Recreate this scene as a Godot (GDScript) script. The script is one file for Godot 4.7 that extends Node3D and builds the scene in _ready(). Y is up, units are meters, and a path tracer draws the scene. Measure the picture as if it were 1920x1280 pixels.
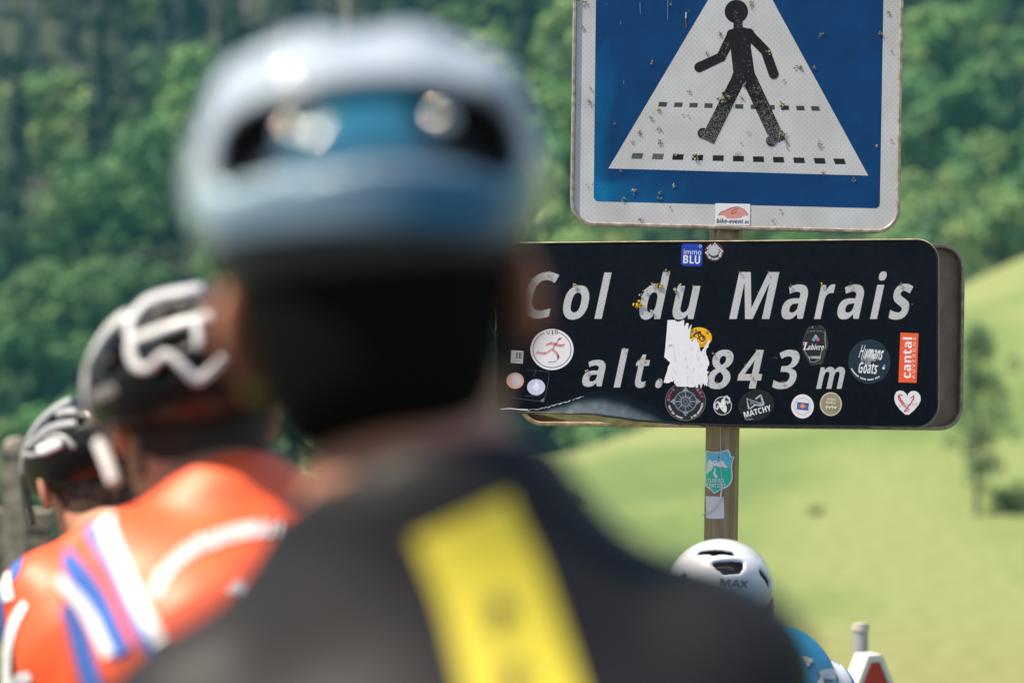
extends Node3D
# A col road sign seen past cyclists. Units are metres, y is up, the photographer stands at the origin looking along -Z.

const F := 4533.3        # focal length of the 85 mm lens, in photograph pixels of 1920 across
const EYE := 1.55        # height of the camera
const SIGN_D := 5.1      # distance of the sign
var names := {}
var rng := RandomNumberGenerator.new()
var font_bold: SystemFont
var font_plain: SystemFont
var font_serif: SystemFont
var glyphs := {}

func _ready():
	rng.seed = 20240
	setup_view()
	setup_fonts()
	build_ground()
	build_forest()
	build_meadow_plants()
	build_sign()
	build_riders()
	build_roadside()

func setup_view():
	var attr := CameraAttributesPhysical.new()
	attr.frustum_focal_length = 85.0
	attr.frustum_focus_distance = SIGN_D - 0.01
	attr.frustum_near = 0.05
	attr.frustum_far = 2000.0
	attr.exposure_aperture = 2.45
	attr.auto_exposure_enabled = false
	var cam := Camera3D.new()
	cam.name = "camera"
	cam.position = Vector3(0, EYE, 0)
	cam.near = 0.05
	cam.far = 2000.0
	cam.attributes = attr
	add_child(cam)
	cam.current = true
	var sm := ProceduralSkyMaterial.new()
	sm.sky_top_color = Color(0.42, 0.52, 0.66)
	sm.sky_horizon_color = Color(0.86, 0.87, 0.86)
	sm.sky_curve = 0.14
	sm.ground_bottom_color = Color(0.20, 0.22, 0.16)
	sm.ground_horizon_color = Color(0.45, 0.50, 0.45)
	sm.sky_energy_multiplier = 1.0
	var sky := Sky.new()
	sky.sky_material = sm
	var env := Environment.new()
	env.background_mode = Environment.BG_SKY
	env.sky = sky
	env.background_energy_multiplier = 1.0
	env.tonemap_mode = Environment.TONE_MAPPER_LINEAR
	env.tonemap_exposure = 2.0
	env.fog_enabled = true
	env.fog_light_color = Color(0.45, 0.88, 1.0)
	env.fog_density = 0.00021
	env.sdfgi_enabled = true
	env.ssao_enabled = true
	env.ssil_enabled = true
	var we := WorldEnvironment.new()
	we.name = "world_environment"
	we.environment = env
	add_child(we)
	var sun := DirectionalLight3D.new()
	sun.name = "sun"
	sun.light_energy = 1.6
	sun.light_color = Color(1.0, 0.945, 0.85)
	sun.light_angular_distance = 0.5
	sun.shadow_enabled = true
	add_child(sun)
	sun.look_at_from_position(Vector3(-0.50, 0.84, 0.155), Vector3.ZERO, Vector3.UP)

func setup_fonts():
	font_bold = SystemFont.new()
	font_bold.font_names = PackedStringArray(["Droid Sans"])
	font_bold.font_weight = 700
	font_plain = SystemFont.new()
	font_plain.font_names = PackedStringArray(["Droid Sans"])
	font_plain.font_weight = 400
	font_serif = SystemFont.new()
	font_serif.font_names = PackedStringArray(["Droid Serif"])
	font_serif.font_weight = 700

# ---------------------------------------------------------------- helpers

func numbered(called: String) -> String:
	names[called] = names.get(called, 0) + 1
	return called if names[called] == 1 else "%s_%03d" % [called, names[called] - 1]

func put(px: float, py: float, d: float) -> Vector3:   # a point at a distance d, given by the direction measured on the photograph
	return Vector3((px - 960.0) / F * d, EYE + (640.0 - py) / F * d, -d)

func ph(r: float, g: float, b: float) -> Color:         # a colour as linear values
	return Color(r / 255.0, g / 255.0, b / 255.0).srgb_to_linear()

func lin(r: float, g: float, b: float) -> Color:
	return Color(r, g, b)

func mat(c: Color, rough := 0.7, metal := 0.0) -> StandardMaterial3D:   # c is linear
	var m := StandardMaterial3D.new()
	m.albedo_color = c.linear_to_srgb()
	m.roughness = rough
	m.metallic = metal
	return m

func vmat(rough := 0.7, metal := 0.0) -> StandardMaterial3D:
	var m := StandardMaterial3D.new()
	m.vertex_color_use_as_albedo = true
	m.roughness = rough
	m.metallic = metal
	return m

func noise_tex(seed_: int, freq: float, lo: Color, hi: Color, size := 256, octaves := 4) -> NoiseTexture2D:
	var n := FastNoiseLite.new()
	n.seed = seed_
	n.frequency = freq
	n.fractal_octaves = octaves
	var t := NoiseTexture2D.new()
	t.width = size
	t.height = size
	t.seamless = true
	t.noise = n
	var g := Gradient.new()
	g.set_color(0, lo)
	g.set_color(1, hi)
	t.color_ramp = g
	return t

func tag(o: Node3D, label: String, category: String, group := "", kind := "") -> Node3D:
	if label: o.set_meta("label", label)
	if category: o.set_meta("category", category)
	if group: o.set_meta("group", group)
	if kind: o.set_meta("kind", kind)
	return o

func base(called: String, at: Vector3) -> Node3D:
	var o := Node3D.new()
	o.name = numbered(called)
	add_child(o)
	o.position = at
	return o

func obj(called: String, mesh: Mesh, m: Material, parent: Node = null) -> MeshInstance3D:
	var o := MeshInstance3D.new()
	o.mesh = mesh
	if m: o.material_override = m
	if parent:
		o.name = called
		parent.add_child(o, true)
	else:
		o.name = numbered(called)
		add_child(o)
	return o

class MB:   # collects triangles of one mesh
	var v := PackedVector3Array()
	var n := PackedVector3Array()
	var c := PackedColorArray()
	var idx := PackedInt32Array()
	func vert(p: Vector3, nn: Vector3, col: Color) -> int:
		v.append(p)
		n.append(nn)
		c.append(col)
		return v.size() - 1
	func tri(a: int, b: int, d: int):
		var g := (v[b] - v[a]).cross(v[d] - v[a])
		if g.dot(n[a] + n[b] + n[d]) > 0.0:
			idx.append_array([a, d, b])
		else:
			idx.append_array([a, b, d])
	func flat(p: Vector3, q: Vector3, r: Vector3, towards: Vector3, col: Color):
		var g := (q - p).cross(r - p).normalized()
		if g.dot(towards) < 0.0: g = -g
		tri(vert(p, g, col), vert(q, g, col), vert(r, g, col))
	func quad(a: int, b: int, d: int, e: int):
		tri(a, b, d)
		tri(a, d, e)
	func flat_quad(p: Vector3, q: Vector3, r: Vector3, s: Vector3, towards: Vector3, col: Color):
		var g := (q - p).cross(s - p).normalized()
		if g.dot(towards) < 0.0: g = -g
		quad(vert(p, g, col), vert(q, g, col), vert(r, g, col), vert(s, g, col))
	func sheet(first: int, rows: int, cols: int):   # connects a grid of vertices
		for i in rows - 1:
			for j in cols - 1:
				var a := first + i * cols + j
				quad(a, a + 1, a + cols + 1, a + cols)
	func smooth(first := 0):   # normals from the faces; needs rough normals before
		var s := PackedVector3Array()
		s.resize(v.size())
		for t in range(0, idx.size(), 3):
			var g := (v[idx[t + 2]] - v[idx[t]]).cross(v[idx[t + 1]] - v[idx[t]])
			s[idx[t]] += g
			s[idx[t + 1]] += g
			s[idx[t + 2]] += g
		for i in range(first, v.size()):
			if s[i].length_squared() > 1e-20: n[i] = s[i].normalized()
	func tube(pts: Array, radii: Array, sides: int, col: Color):
		var first := v.size()
		var up := Vector3(0.123, 0.987, 0.21)
		for i in pts.size():
			var t: Vector3 = (pts[mini(i + 1, pts.size() - 1)] - pts[maxi(i - 1, 0)]).normalized()
			if absf(t.dot(up)) > 0.95: up = Vector3(0.95, 0.1, 0.3)
			var x := t.cross(up).normalized()
			var y := t.cross(x)
			for k in sides + 1:
				var a := TAU * k / sides
				var r := x * cos(a) + y * sin(a)
				vert(pts[i] + r * radii[i], r, col)
		sheet(first, pts.size(), sides + 1)
		for e in [0, pts.size() - 1]:
			var nn: Vector3 = (pts[e] - pts[absi(e - 1)]).normalized()
			var mid := vert(pts[e], nn, col)
			var f0 := v.size()
			for k in sides + 1: vert(v[first + e * (sides + 1) + k], nn, col)
			for k in sides: tri(mid, f0 + k, f0 + k + 1)
	func ball(o: Vector3, r: Vector3, col: Color, rings := 5, sides := 8, b := Basis.IDENTITY):
		var first := v.size()
		for i in rings + 1:
			var t := PI * i / rings
			for k in sides + 1:
				var a := TAU * k / sides
				var u := Vector3(sin(t) * cos(a), cos(t), sin(t) * sin(a))
				vert(o + b * (u * r), (b * (u / r)).normalized(), col)
		sheet(first, rings + 1, sides + 1)
	func box(lo: Vector3, hi: Vector3, col: Color):
		for ax in 3:
			for s in [0, 1]:
				var nn := Vector3.ZERO
				nn[ax] = 1.0 if s else -1.0
				var p := lo
				p[ax] = hi[ax] if s else lo[ax]
				var a := (ax + 1) % 3
				var b := (ax + 2) % 3
				var q := p
				q[a] = hi[a]
				var r := q
				r[b] = hi[b]
				var w := p
				w[b] = hi[b]
				flat_quad(p, q, r, w, nn, col)
	func mesh() -> ArrayMesh:
		var a := []
		a.resize(Mesh.ARRAY_MAX)
		a[Mesh.ARRAY_VERTEX] = v
		a[Mesh.ARRAY_NORMAL] = n
		a[Mesh.ARRAY_COLOR] = c
		a[Mesh.ARRAY_INDEX] = idx
		var m := ArrayMesh.new()
		m.add_surface_from_arrays(Mesh.PRIMITIVE_TRIANGLES, a)
		return m

class Field:   # a distance field on a grid, meshed as surface nets
	var lo: Vector3
	var cell: float
	var nx: int
	var ny: int
	var nz: int
	var f := PackedFloat32Array()
	func _init(a: Vector3, b: Vector3, size: float):
		lo = a
		cell = size
		nx = int(ceil((b.x - a.x) / size)) + 1
		ny = int(ceil((b.y - a.y) / size)) + 1
		nz = int(ceil((b.z - a.z) / size)) + 1
		f.resize(nx * ny * nz)
		f.fill(0.1)
	func span(a: Vector3, b: Vector3) -> Array:
		var p := (a - lo) / cell
		var q := (b - lo) / cell
		return [clampi(int(floor(p.x)), 0, nx), clampi(int(ceil(q.x)) + 1, 0, nx), clampi(int(floor(p.y)), 0, ny), clampi(int(ceil(q.y)) + 1, 0, ny), clampi(int(floor(p.z)), 0, nz), clampi(int(ceil(q.z)) + 1, 0, nz)]
	func capsule(a: Vector3, ra: float, b: Vector3, rb: float, k := 0.03, cut := false):
		var pad := maxf(ra, rb) + k + 2.5 * cell
		var s := span(a.min(b) - Vector3.ONE * pad, a.max(b) + Vector3.ONE * pad)
		var ab := b - a
		var l2 := maxf(ab.length_squared(), 1e-9)
		for z in range(s[4], s[5]):
			for y in range(s[2], s[3]):
				var i: int = (z * ny + y) * nx + s[0]
				var p := lo + Vector3(s[0], y, z) * cell - a
				for x in range(s[0], s[1]):
					var t := clampf(p.dot(ab) / l2, 0.0, 1.0)
					var d := (p - ab * t).length() - lerpf(ra, rb, t)
					var e := f[i]
					if cut:
						d = -d
						var h := maxf(k - absf(d - e), 0.0)
						f[i] = maxf(d, e) + h * h / (4.0 * k)
					else:
						var h := maxf(k - absf(d - e), 0.0)
						f[i] = minf(d, e) - h * h / (4.0 * k)
					i += 1
					p.x += cell
	func ellipsoid(o: Vector3, r: Vector3, b := Basis.IDENTITY, k := 0.02, mode := 0):   # 0 join, 1 cut away, 2 keep the inside only
		var pad: float = maxf(r.x, maxf(r.y, r.z)) + k + 2.5 * cell
		var s := span(o - Vector3.ONE * pad, o + Vector3.ONE * pad) if mode < 2 else [0, nx, 0, ny, 0, nz]
		var inv := b.inverse()
		var step := inv * Vector3(cell, 0, 0)
		for z in range(s[4], s[5]):
			for y in range(s[2], s[3]):
				var i: int = (z * ny + y) * nx + s[0]
				var p := inv * (lo + Vector3(s[0], y, z) * cell - o)
				for x in range(s[0], s[1]):
					var q := p / r
					var k0 := q.length()
					var k1 := maxf((q / r).length(), 1e-6)
					var d := k0 * (k0 - 1.0) / k1
					var e := f[i]
					if mode == 0:
						var h := maxf(k - absf(d - e), 0.0)
						f[i] = minf(d, e) - h * h / (4.0 * k)
					else:
						if mode == 1: d = -d
						var h := maxf(k - absf(d - e), 0.0)
						f[i] = maxf(d, e) + h * h / (4.0 * k)
					i += 1
					p += step
	func half(o: Vector3, out: Vector3, k := 0.004):   # cuts away what lies beyond a plane
		var nn := out.normalized()
		for z in nz:
			for y in ny:
				var i := (z * ny + y) * nx
				var d := (lo + Vector3(0, y, z) * cell - o).dot(nn)
				for x in nx:
					var e := f[i]
					var h := maxf(k - absf(d - e), 0.0)
					f[i] = maxf(d, e) + h * h / (4.0 * k)
					i += 1
					d += nn.x * cell
	func at(p: Vector3) -> float:
		var q := (p - lo) / cell
		var x := clampi(int(q.x), 0, nx - 2)
		var y := clampi(int(q.y), 0, ny - 2)
		var z := clampi(int(q.z), 0, nz - 2)
		var u := q - Vector3(x, y, z)
		var i := (z * ny + y) * nx + x
		var j := i + nx * ny
		var a := lerpf(lerpf(f[i], f[i + 1], u.x), lerpf(f[i + nx], f[i + nx + 1], u.x), u.y)
		var b := lerpf(lerpf(f[j], f[j + 1], u.x), lerpf(f[j + nx], f[j + nx + 1], u.x), u.y)
		return lerpf(a, b, u.z)
	func slope(p: Vector3) -> Vector3:
		var e := cell * 0.7
		return Vector3(at(p + Vector3(e, 0, 0)) - at(p - Vector3(e, 0, 0)), at(p + Vector3(0, e, 0)) - at(p - Vector3(0, e, 0)), at(p + Vector3(0, 0, e)) - at(p - Vector3(0, 0, e))).normalized()
	func hit(x: float, y: float, dir := Vector3(0, 0, -1)) -> Vector3:   # the surface met when walking from the rear (+z) along dir
		var z1 := lo.z + (nz - 2) * cell
		var p := Vector3(x, y, z1)
		var got := 1.0
		for i in 2 * nz:
			var d := at(p)
			if d < 0.0:
				var w := p - dir * cell * 0.5
				return w.lerp(p, got / maxf(got - d, 1e-6))
			got = d
			p += dir * cell * 0.5
		return Vector3(INF, 0, 0)
	func build(mb: MB, color: Callable):
		var ids := PackedInt32Array()
		ids.resize(nx * ny * nz)
		ids.fill(-1)
		var dx := [0, 1, 0, 1, 0, 1, 0, 1]
		var dy := [0, 0, 1, 1, 0, 0, 1, 1]
		var dz := [0, 0, 0, 0, 1, 1, 1, 1]
		var off := PackedInt32Array()
		for c in 8: off.append((dz[c] * ny + dy[c]) * nx + dx[c])
		var ea := [0, 2, 4, 6, 0, 1, 4, 5, 0, 1, 2, 3]
		var eb := [1, 3, 5, 7, 2, 3, 6, 7, 4, 5, 6, 7]
		for z in nz - 1:
			for y in ny - 1:
				var i := (z * ny + y) * nx
				for x in nx - 1:
					var g := f[i]
					if absf(g) < cell * 2.6:
						var s := int(g < 0.0)
						var t := s
						for c in range(1, 8): t += int(f[i + off[c]] < 0.0)
						if t != 0 and t != 8:
							var sum := Vector3.ZERO
							var m := 0
							for e in 12:
								var a: float = f[i + off[ea[e]]]
								var b: float = f[i + off[eb[e]]]
								if (a < 0.0) != (b < 0.0):
									var w := a / (a - b)
									var p: int = ea[e]
									var q: int = eb[e]
									sum += Vector3(lerpf(dx[p], dx[q], w), lerpf(dy[p], dy[q], w), lerpf(dz[p], dz[q], w))
									m += 1
							var at_ := lo + (Vector3(x, y, z) + sum / m) * cell
							var nn := slope(at_)
							ids[i] = mb.vert(at_, nn, color.call(at_, nn))
					i += 1
		var sx := 1
		var sy := nx
		var sz := nx * ny
		for z in range(1, nz - 1):
			for y in range(1, ny - 1):
				var i := (z * ny + y) * nx + 1
				for x in range(1, nx - 1):
					var g := f[i]
					if absf(g) < cell * 2.6:
						var neg := g < 0.0
						if neg != (f[i + sx] < 0.0): face(mb, ids, i, i - sy, i - sy - sz, i - sz)
						if neg != (f[i + sy] < 0.0): face(mb, ids, i, i - sx, i - sx - sz, i - sz)
						if neg != (f[i + sz] < 0.0): face(mb, ids, i, i - sx, i - sx - sy, i - sy)
					i += 1
	func face(mb: MB, ids: PackedInt32Array, a: int, b: int, c: int, d: int):
		if ids[a] >= 0 and ids[b] >= 0 and ids[c] >= 0 and ids[d] >= 0:
			mb.quad(ids[a], ids[b], ids[c], ids[d])

func plain_color(c: Color) -> Callable:
	return func(_p: Vector3, _n: Vector3): return c

class Art:   # flat print: sheets of colour, each a little above the one before, in photograph pixels laid onto a surface
	var mb := MB.new()
	var lay: Callable
	var level: float
	var step := 0.00005
	func _init(how: Callable, start := 0.00015):
		lay = how
		level = start
	func fill(pts: PackedVector2Array, col: Color, up := true):
		var t := Geometry2D.triangulate_polygon(pts)
		tris(pts, t, col, up)
	func tris(pts: PackedVector2Array, t: PackedInt32Array, col: Color, up := true):
		for i in range(0, t.size(), 3):
			mb.flat(lay.call(pts[t[i]], level), lay.call(pts[t[i + 1]], level), lay.call(pts[t[i + 2]], level), Vector3(0, 0, 1), col)
		if up: level += step
	func oval(o: Vector2, rx: float, ry: float, col: Color, turn := 0.0, sides := 40, up := true):
		var p := PackedVector2Array()
		for i in sides:
			var a := TAU * i / sides
			p.append(o + Vector2(rx * cos(a), ry * sin(a)).rotated(turn))
		var t := PackedInt32Array()
		for i in range(1, sides - 1): t.append_array([0, i, i + 1])
		tris(p, t, col, up)
	func line(pts: Array, w: float, col: Color, closed := false, up := true):
		var n := pts.size()
		var p := PackedVector2Array()
		for i in n:
			var a: Vector2 = pts[(i - 1 + n) % n] if closed else pts[maxi(i - 1, 0)]
			var b: Vector2 = pts[(i + 1) % n] if closed else pts[mini(i + 1, n - 1)]
			var d := (b - a).normalized().orthogonal() * w * 0.5
			p.append(pts[i] + d)
			p.append(pts[i] - d)
		var t := PackedInt32Array()
		for i in (n if closed else n - 1):
			var a := 2 * i
			var b := 2 * ((i + 1) % n)
			t.append_array([a, a + 1, b + 1, a, b + 1, b])
		tris(p, t, col, up)
	func ring(o: Vector2, rx: float, ry: float, w: float, col: Color, a0 := 0.0, a1 := TAU, turn := 0.0):
		var p := []
		var full := a1 - a0 > TAU - 0.01
		for i in (40 if full else 25): p.append(o + Vector2(rx * cos(a0 + (a1 - a0) * i / (40.0 if full else 24.0)), ry * sin(a0 + (a1 - a0) * i / (40.0 if full else 24.0))).rotated(turn))
		line(p, w, col, full)
	func rect(x0: float, y0: float, x1: float, y1: float, col: Color, turn := 0.0, r := 0.0):
		var o := Vector2((x0 + x1) / 2, (y0 + y1) / 2)
		var p := PackedVector2Array()
		for k in 4:
			var sx: float = [1, -1, -1, 1][k]
			var sy: float = [1, 1, -1, -1][k]
			var c := Vector2(sx * ((x1 - x0) / 2 - r), sy * ((y1 - y0) / 2 - r))
			if r <= 0.0:
				p.append(o + c.rotated(turn))
			else:
				for i in 7: p.append(o + (c + Vector2(r, 0).rotated(PI / 2 * (k + i / 6.0))).rotated(turn))
		fill(p, col)

func glyph(text: String, font: Font) -> PackedVector2Array:   # triangles, y down, with the text's box at 0..1 by 0..1
	var key := text + str(font.get_instance_id())
	if not glyphs.has(key):
		var t := TextMesh.new()
		t.font = font
		t.text = text
		t.font_size = 96
		t.pixel_size = 0.01
		t.depth = 0.0
		t.curve_step = 3.0
		var a := t.surface_get_arrays(0)
		var vs: PackedVector3Array = a[Mesh.ARRAY_VERTEX]
		var ix = a[Mesh.ARRAY_INDEX]
		var p := PackedVector2Array()
		var lo := Vector2(INF, INF)
		var hi := -lo
		for v in vs:
			lo = lo.min(Vector2(v.x, -v.y))
			hi = hi.max(Vector2(v.x, -v.y))
		for i in (ix if ix != null and ix.size() else range(vs.size())): p.append((Vector2(vs[i].x, -vs[i].y) - lo) / (hi - lo))
		glyphs[key] = p
	return glyphs[key]

func write(art: Art, text: String, font: Font, x0: float, y0: float, x1: float, y1: float, col: Color, slant := 0.0, turn := 0.0):
	# the text fills the box x0..x1, y0..y1 (slant included), then turns about its middle
	var g := glyph(text, font)
	var h := y1 - y0
	var lo := 0.0
	var hi := x1 - x0
	var least := 0.0
	for it in 18:
		var sx := (lo + hi) / 2
		var a := INF
		var b := -INF
		for q in g:
			var x := q.x * sx + (1.0 - q.y) * h * slant
			a = minf(a, x)
			b = maxf(b, x)
		least = a
		if b - a > x1 - x0: hi = sx
		else: lo = sx
	var o := Vector2((x0 + x1) / 2, (y0 + y1) / 2)
	var p := PackedVector2Array()
	var t := PackedInt32Array()
	for i in g.size():
		p.append(o + (Vector2(x0 + g[i].x * lo + (1.0 - g[i].y) * h * slant - least, y0 + g[i].y * h) - o).rotated(turn))
		t.append(i)
	art.tris(p, t, col)

func write_arc(art: Art, text: String, font: Font, o: Vector2, r: float, a0: float, a1: float, h: float, w: float, col: Color, inward := false):
	# letters along an arc from angle a0 to a1 (y down); tops point outward, or inward along the bottom of a ring
	var low := "acegmnopqrsuvwxyz"
	for i in text.length():
		var ch := text[i]
		if ch == " ": continue
		var a := lerpf(a0, a1, (i + 0.5) / text.length())
		var hh := h * (0.72 if low.contains(ch) else 1.0)
		if ch == "-": hh = h * 0.15
		var c := o + Vector2(r, 0).rotated(a)
		var ww := w * (0.45 if "ilj'".contains(ch) else 1.0)
		write(art, ch, font, c.x - ww / 2, c.y - hh / 2, c.x + ww / 2, c.y + hh / 2, col, 0.0, a - PI / 2 if inward else a + PI / 2)

# ---------------------------------------------------------------- ground, forest, meadow

var bumps: FastNoiseLite

func soft(x: float, w: float) -> float:
	return 0.5 * (x + sqrt(x * x + w * w))

func crest(x: float) -> float:
	return 150.0 + 1.03 * clampf(x - 1.3, -5.0, 60.0)

func land(x: float, z: float) -> float:   # height of the ground
	var d := -z
	if d < 5.0: return 0.0
	var d0 := 8.5 + 8.5 * smoothstep(-1.0, -3.0, x)
	var h := -6.65 * clampf((d - d0) / (55.0 - d0), 0.0, 1.0)
	var side := smoothstep(70.0, 190.0, d)
	h += 0.37 * soft(x - 1.0, 6.0) * side + 0.9 * smoothstep(58.0, 120.0, d)
	h -= 0.28 * soft(-x - 3.0, 5.0) * smoothstep(35.0, 140.0, d)
	h += bumps.get_noise_2d(x * 1.3, d) * 0.5 * smoothstep(55.0, 100.0, d)
	h -= 0.42 * soft(d - crest(x), 4.0)
	var m := -17.0 + 0.55 * (d - 205.0) + bumps.get_noise_2d(x * 0.6 + 300.0, d * 0.6) * 6.0
	return maxf(h, m) if d > 120.0 else h

func on_ground(px: float, py: float) -> Vector3:   # where the view towards that place of the photograph meets the ground
	var d := 30.0
	while d < 420.0:
		var p := put(px, py, d)
		if p.y <= land(p.x, p.z): return Vector3(p.x, land(p.x, p.z), p.z)
		d += 0.4
	return Vector3.ZERO

func build_ground():
	bumps = FastNoiseLite.new()
	bumps.seed = 11
	bumps.frequency = 0.012
	bumps.fractal_octaves = 3
	var patches := FastNoiseLite.new()
	patches.seed = 5
	patches.frequency = 0.05
	patches.fractal_octaves = 4
	var mb := MB.new()
	var zs := []
	var d := -60.0
	while d < 620.0:
		zs.append(-d)
		d += 6.0 if d < -6.0 else (1.5 if d < 20.0 else (2.2 if d < 240.0 else 6.0))
	var xs := []
	var x := -330.0
	while x < 330.0:
		xs.append(x)
		x += 2.0 if absf(x) < 56.0 else (6.0 if absf(x) < 110.0 else 22.0)
	for z in zs:
		for xx in xs:
			var h := land(xx, z)
			var dd: float = -z
			var a: float = patches.get_noise_2d(xx * 1.0, z * 0.45)
			var b: float = patches.get_noise_2d(xx * 0.35 + 90.0, z * 0.2)
			var c := lin(0.165, 0.222, 0.056).lerp(lin(0.235, 0.255, 0.085), clampf(0.5 + a * 2.6 + b * 1.6, 0.0, 1.0))
			c = c.lerp(lin(0.110, 0.170, 0.040), clampf(-a * 2.4 - b - 0.15, 0.0, 0.85))
			c = c.lerp(lin(0.25, 0.235, 0.09), smoothstep(75.0, 60.0, dd) * 0.75 * smoothstep(30.0, 50.0, dd))
			if dd > crest(xx) + 10.0 or dd > 196.0: c = lin(0.035, 0.045, 0.02)
			if dd < 30.0: c = lin(0.11, 0.13, 0.05)
			mb.vert(Vector3(xx, h, z), Vector3.UP, c)
	mb.sheet(0, zs.size(), xs.size())
	mb.smooth()
	var m := vmat(0.95)
	m.albedo_texture = noise_tex(3, 0.02, Color(0.80, 0.82, 0.78), Color(1, 1, 1), 512, 5)
	m.uv1_triplanar = true
	m.uv1_world_triplanar = true
	m.uv1_scale = Vector3.ONE * 0.11
	tag(obj("ground", mb.mesh(), m), "", "", "", "structure")
	# the road over the col, with a white edge line
	var rb := MB.new()
	for i in 41:
		var xx := -60.0 + i * 3.0
		rb.vert(Vector3(xx, 0.004, 7.0), Vector3.UP, Color.WHITE)
		rb.vert(Vector3(xx, 0.004, -4.2), Vector3.UP, Color.WHITE)
	rb.sheet(0, 41, 2)
	var asphalt := mat(lin(0.06, 0.06, 0.062), 0.9)
	asphalt.albedo_texture = noise_tex(9, 0.2, Color(0.6, 0.6, 0.6), Color(1, 1, 1), 256, 3)
	asphalt.uv1_triplanar = true
	asphalt.uv1_world_triplanar = true
	asphalt.uv1_scale = Vector3.ONE * 0.8
	tag(obj("road", rb.mesh(), asphalt), "", "", "", "structure")
	var lb := MB.new()
	lb.flat_quad(Vector3(-60, 0.008, -3.95), Vector3(60, 0.008, -3.95), Vector3(60, 0.008, -3.83), Vector3(-60, 0.008, -3.83), Vector3.UP, Color.WHITE)
	tag(obj("road_edge_line", lb.mesh(), mat(lin(0.6, 0.6, 0.58), 0.8)), "", "", "", "structure")

func leaf(mb: MB, p: Vector3, out: Vector3, size: float, c: Color, r: RandomNumberGenerator):
	var n := (out + Vector3(r.randfn(), r.randfn(), r.randfn()) * 0.45).normalized()
	var a := n.cross(Vector3(r.randfn(), r.randfn(), r.randfn())).normalized() * size
	var b := n.cross(a) * r.randf_range(0.6, 1.0)
	var k := r.randf_range(0.15, 0.4)
	mb.flat_quad(p - a, p - b * k - a * 0.1, p + a, p + b, n, c)

func broadleaf_crown(seed_: int, w: float, h: float, low: float, blobs: int, per: int, size: float) -> ArrayMesh:
	var r := RandomNumberGenerator.new()
	r.seed = seed_
	var mb := MB.new()
	for i in blobs:
		var t := r.randf()
		var dir := Vector3(r.randfn(), r.randfn() * 0.9, r.randfn()).normalized()
		var q := pow(r.randf(), 0.45)
		var o := Vector3(dir.x * w * q, low + h * 0.5 + dir.y * h * 0.5 * q, dir.z * w * q)
		var br := w * r.randf_range(0.24, 0.44)
		var tone := r.randf_range(0.75, 1.25)
		var yel := r.randf_range(-0.15, 0.35)
		for j in per:
			var u := Vector3(r.randfn(), r.randfn() + 0.25, r.randfn()).normalized()
			var p := o + u * Vector3(br, br * 0.75, br) * r.randf_range(0.72, 1.08)
			var k := tone * r.randf_range(0.75, 1.25)
			leaf(mb, p, (u + Vector3(0, 0.35, 0)).normalized(), size * r.randf_range(0.6, 1.25), lin((0.80 + yel) * k, 1.0 * k, 0.75 * k), r)
	return mb.mesh()

func conifer_crown(seed_: int, w: float, h: float, low: float, whorls: int, thin: float) -> ArrayMesh:
	var r := RandomNumberGenerator.new()
	r.seed = seed_
	var mb := MB.new()
	for i in whorls:
		var t := float(i) / whorls
		var y := lerpf(low, h, t)
		var reach := w * (1.0 - t) * r.randf_range(0.75, 1.15) + 0.25
		var arms := 7
		for k in arms:
			if r.randf() < thin: continue
			var a := TAU * (k + r.randf() * 0.8) / arms + i
			var l := reach * r.randf_range(0.7, 1.1)
			var tone := r.randf_range(0.7, 1.3)
			var m := int(3 + l * 3.5)
			for j in m:
				var s := (j + r.randf()) / m
				var p := Vector3(cos(a), 0, sin(a)) * l * s + Vector3(r.randfn(), r.randfn(), r.randfn()) * 0.12 + Vector3(0, y - l * s * 0.38, 0)
				leaf(mb, p, Vector3(cos(a) * 0.5, 0.9, sin(a) * 0.5).normalized(), r.randf_range(0.28, 0.55), lin(0.8 * tone, tone, 0.85 * tone), r)
	return mb.mesh()

func trunk_mesh(seed_: int, h: float, r0: float, limbs: int, reach: float) -> ArrayMesh:
	var r := RandomNumberGenerator.new()
	r.seed = seed_
	var mb := MB.new()
	var pts := []
	var rad := []
	var lean := Vector3(r.randfn(), 0, r.randfn()) * 0.02
	for i in 7:
		var t := i / 6.0
		pts.append(Vector3(0, h * t - 0.6, 0) + lean * h * t * t + Vector3(r.randfn(), 0, r.randfn()) * 0.03 * h * 0.1)
		rad.append(r0 * (1.0 - 0.85 * t) * (1.35 if i == 0 else 1.0))
	mb.tube(pts, rad, 8, Color.WHITE)
	for i in limbs:
		var t := r.randf_range(0.35, 0.9)
		var a := r.randf() * TAU
		var p: Vector3 = (pts[int(t * 6.0)] as Vector3).lerp(pts[int(t * 6.0) + 1], fmod(t * 6.0, 1.0))
		var l := reach * r.randf_range(0.5, 1.0) * (1.2 - t)
		var q := p + Vector3(cos(a) * l, l * 0.35, sin(a) * l)
		mb.tube([p, p.lerp(q, 0.5) + Vector3(0, -0.05 * l, 0), q], [r0 * 0.35, r0 * 0.22, r0 * 0.08], 5, Color.WHITE)
	return mb.mesh()

func tree_root(called: String, crown: ArrayMesh, cm: Material, trunk: ArrayMesh, tm: Material) -> Node3D:
	var o := Node3D.new()
	o.name = called
	obj("trunk", trunk, tm, o)
	obj("crown", crown, cm, o)
	return o

func leaf_mat(r: float, g: float, b: float) -> StandardMaterial3D:
	var m := mat(lin(r, g, b), 0.75)
	m.vertex_color_use_as_albedo = true
	m.backlight_enabled = true
	m.backlight = Color(0.35, 0.45, 0.2)
	return m

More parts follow.
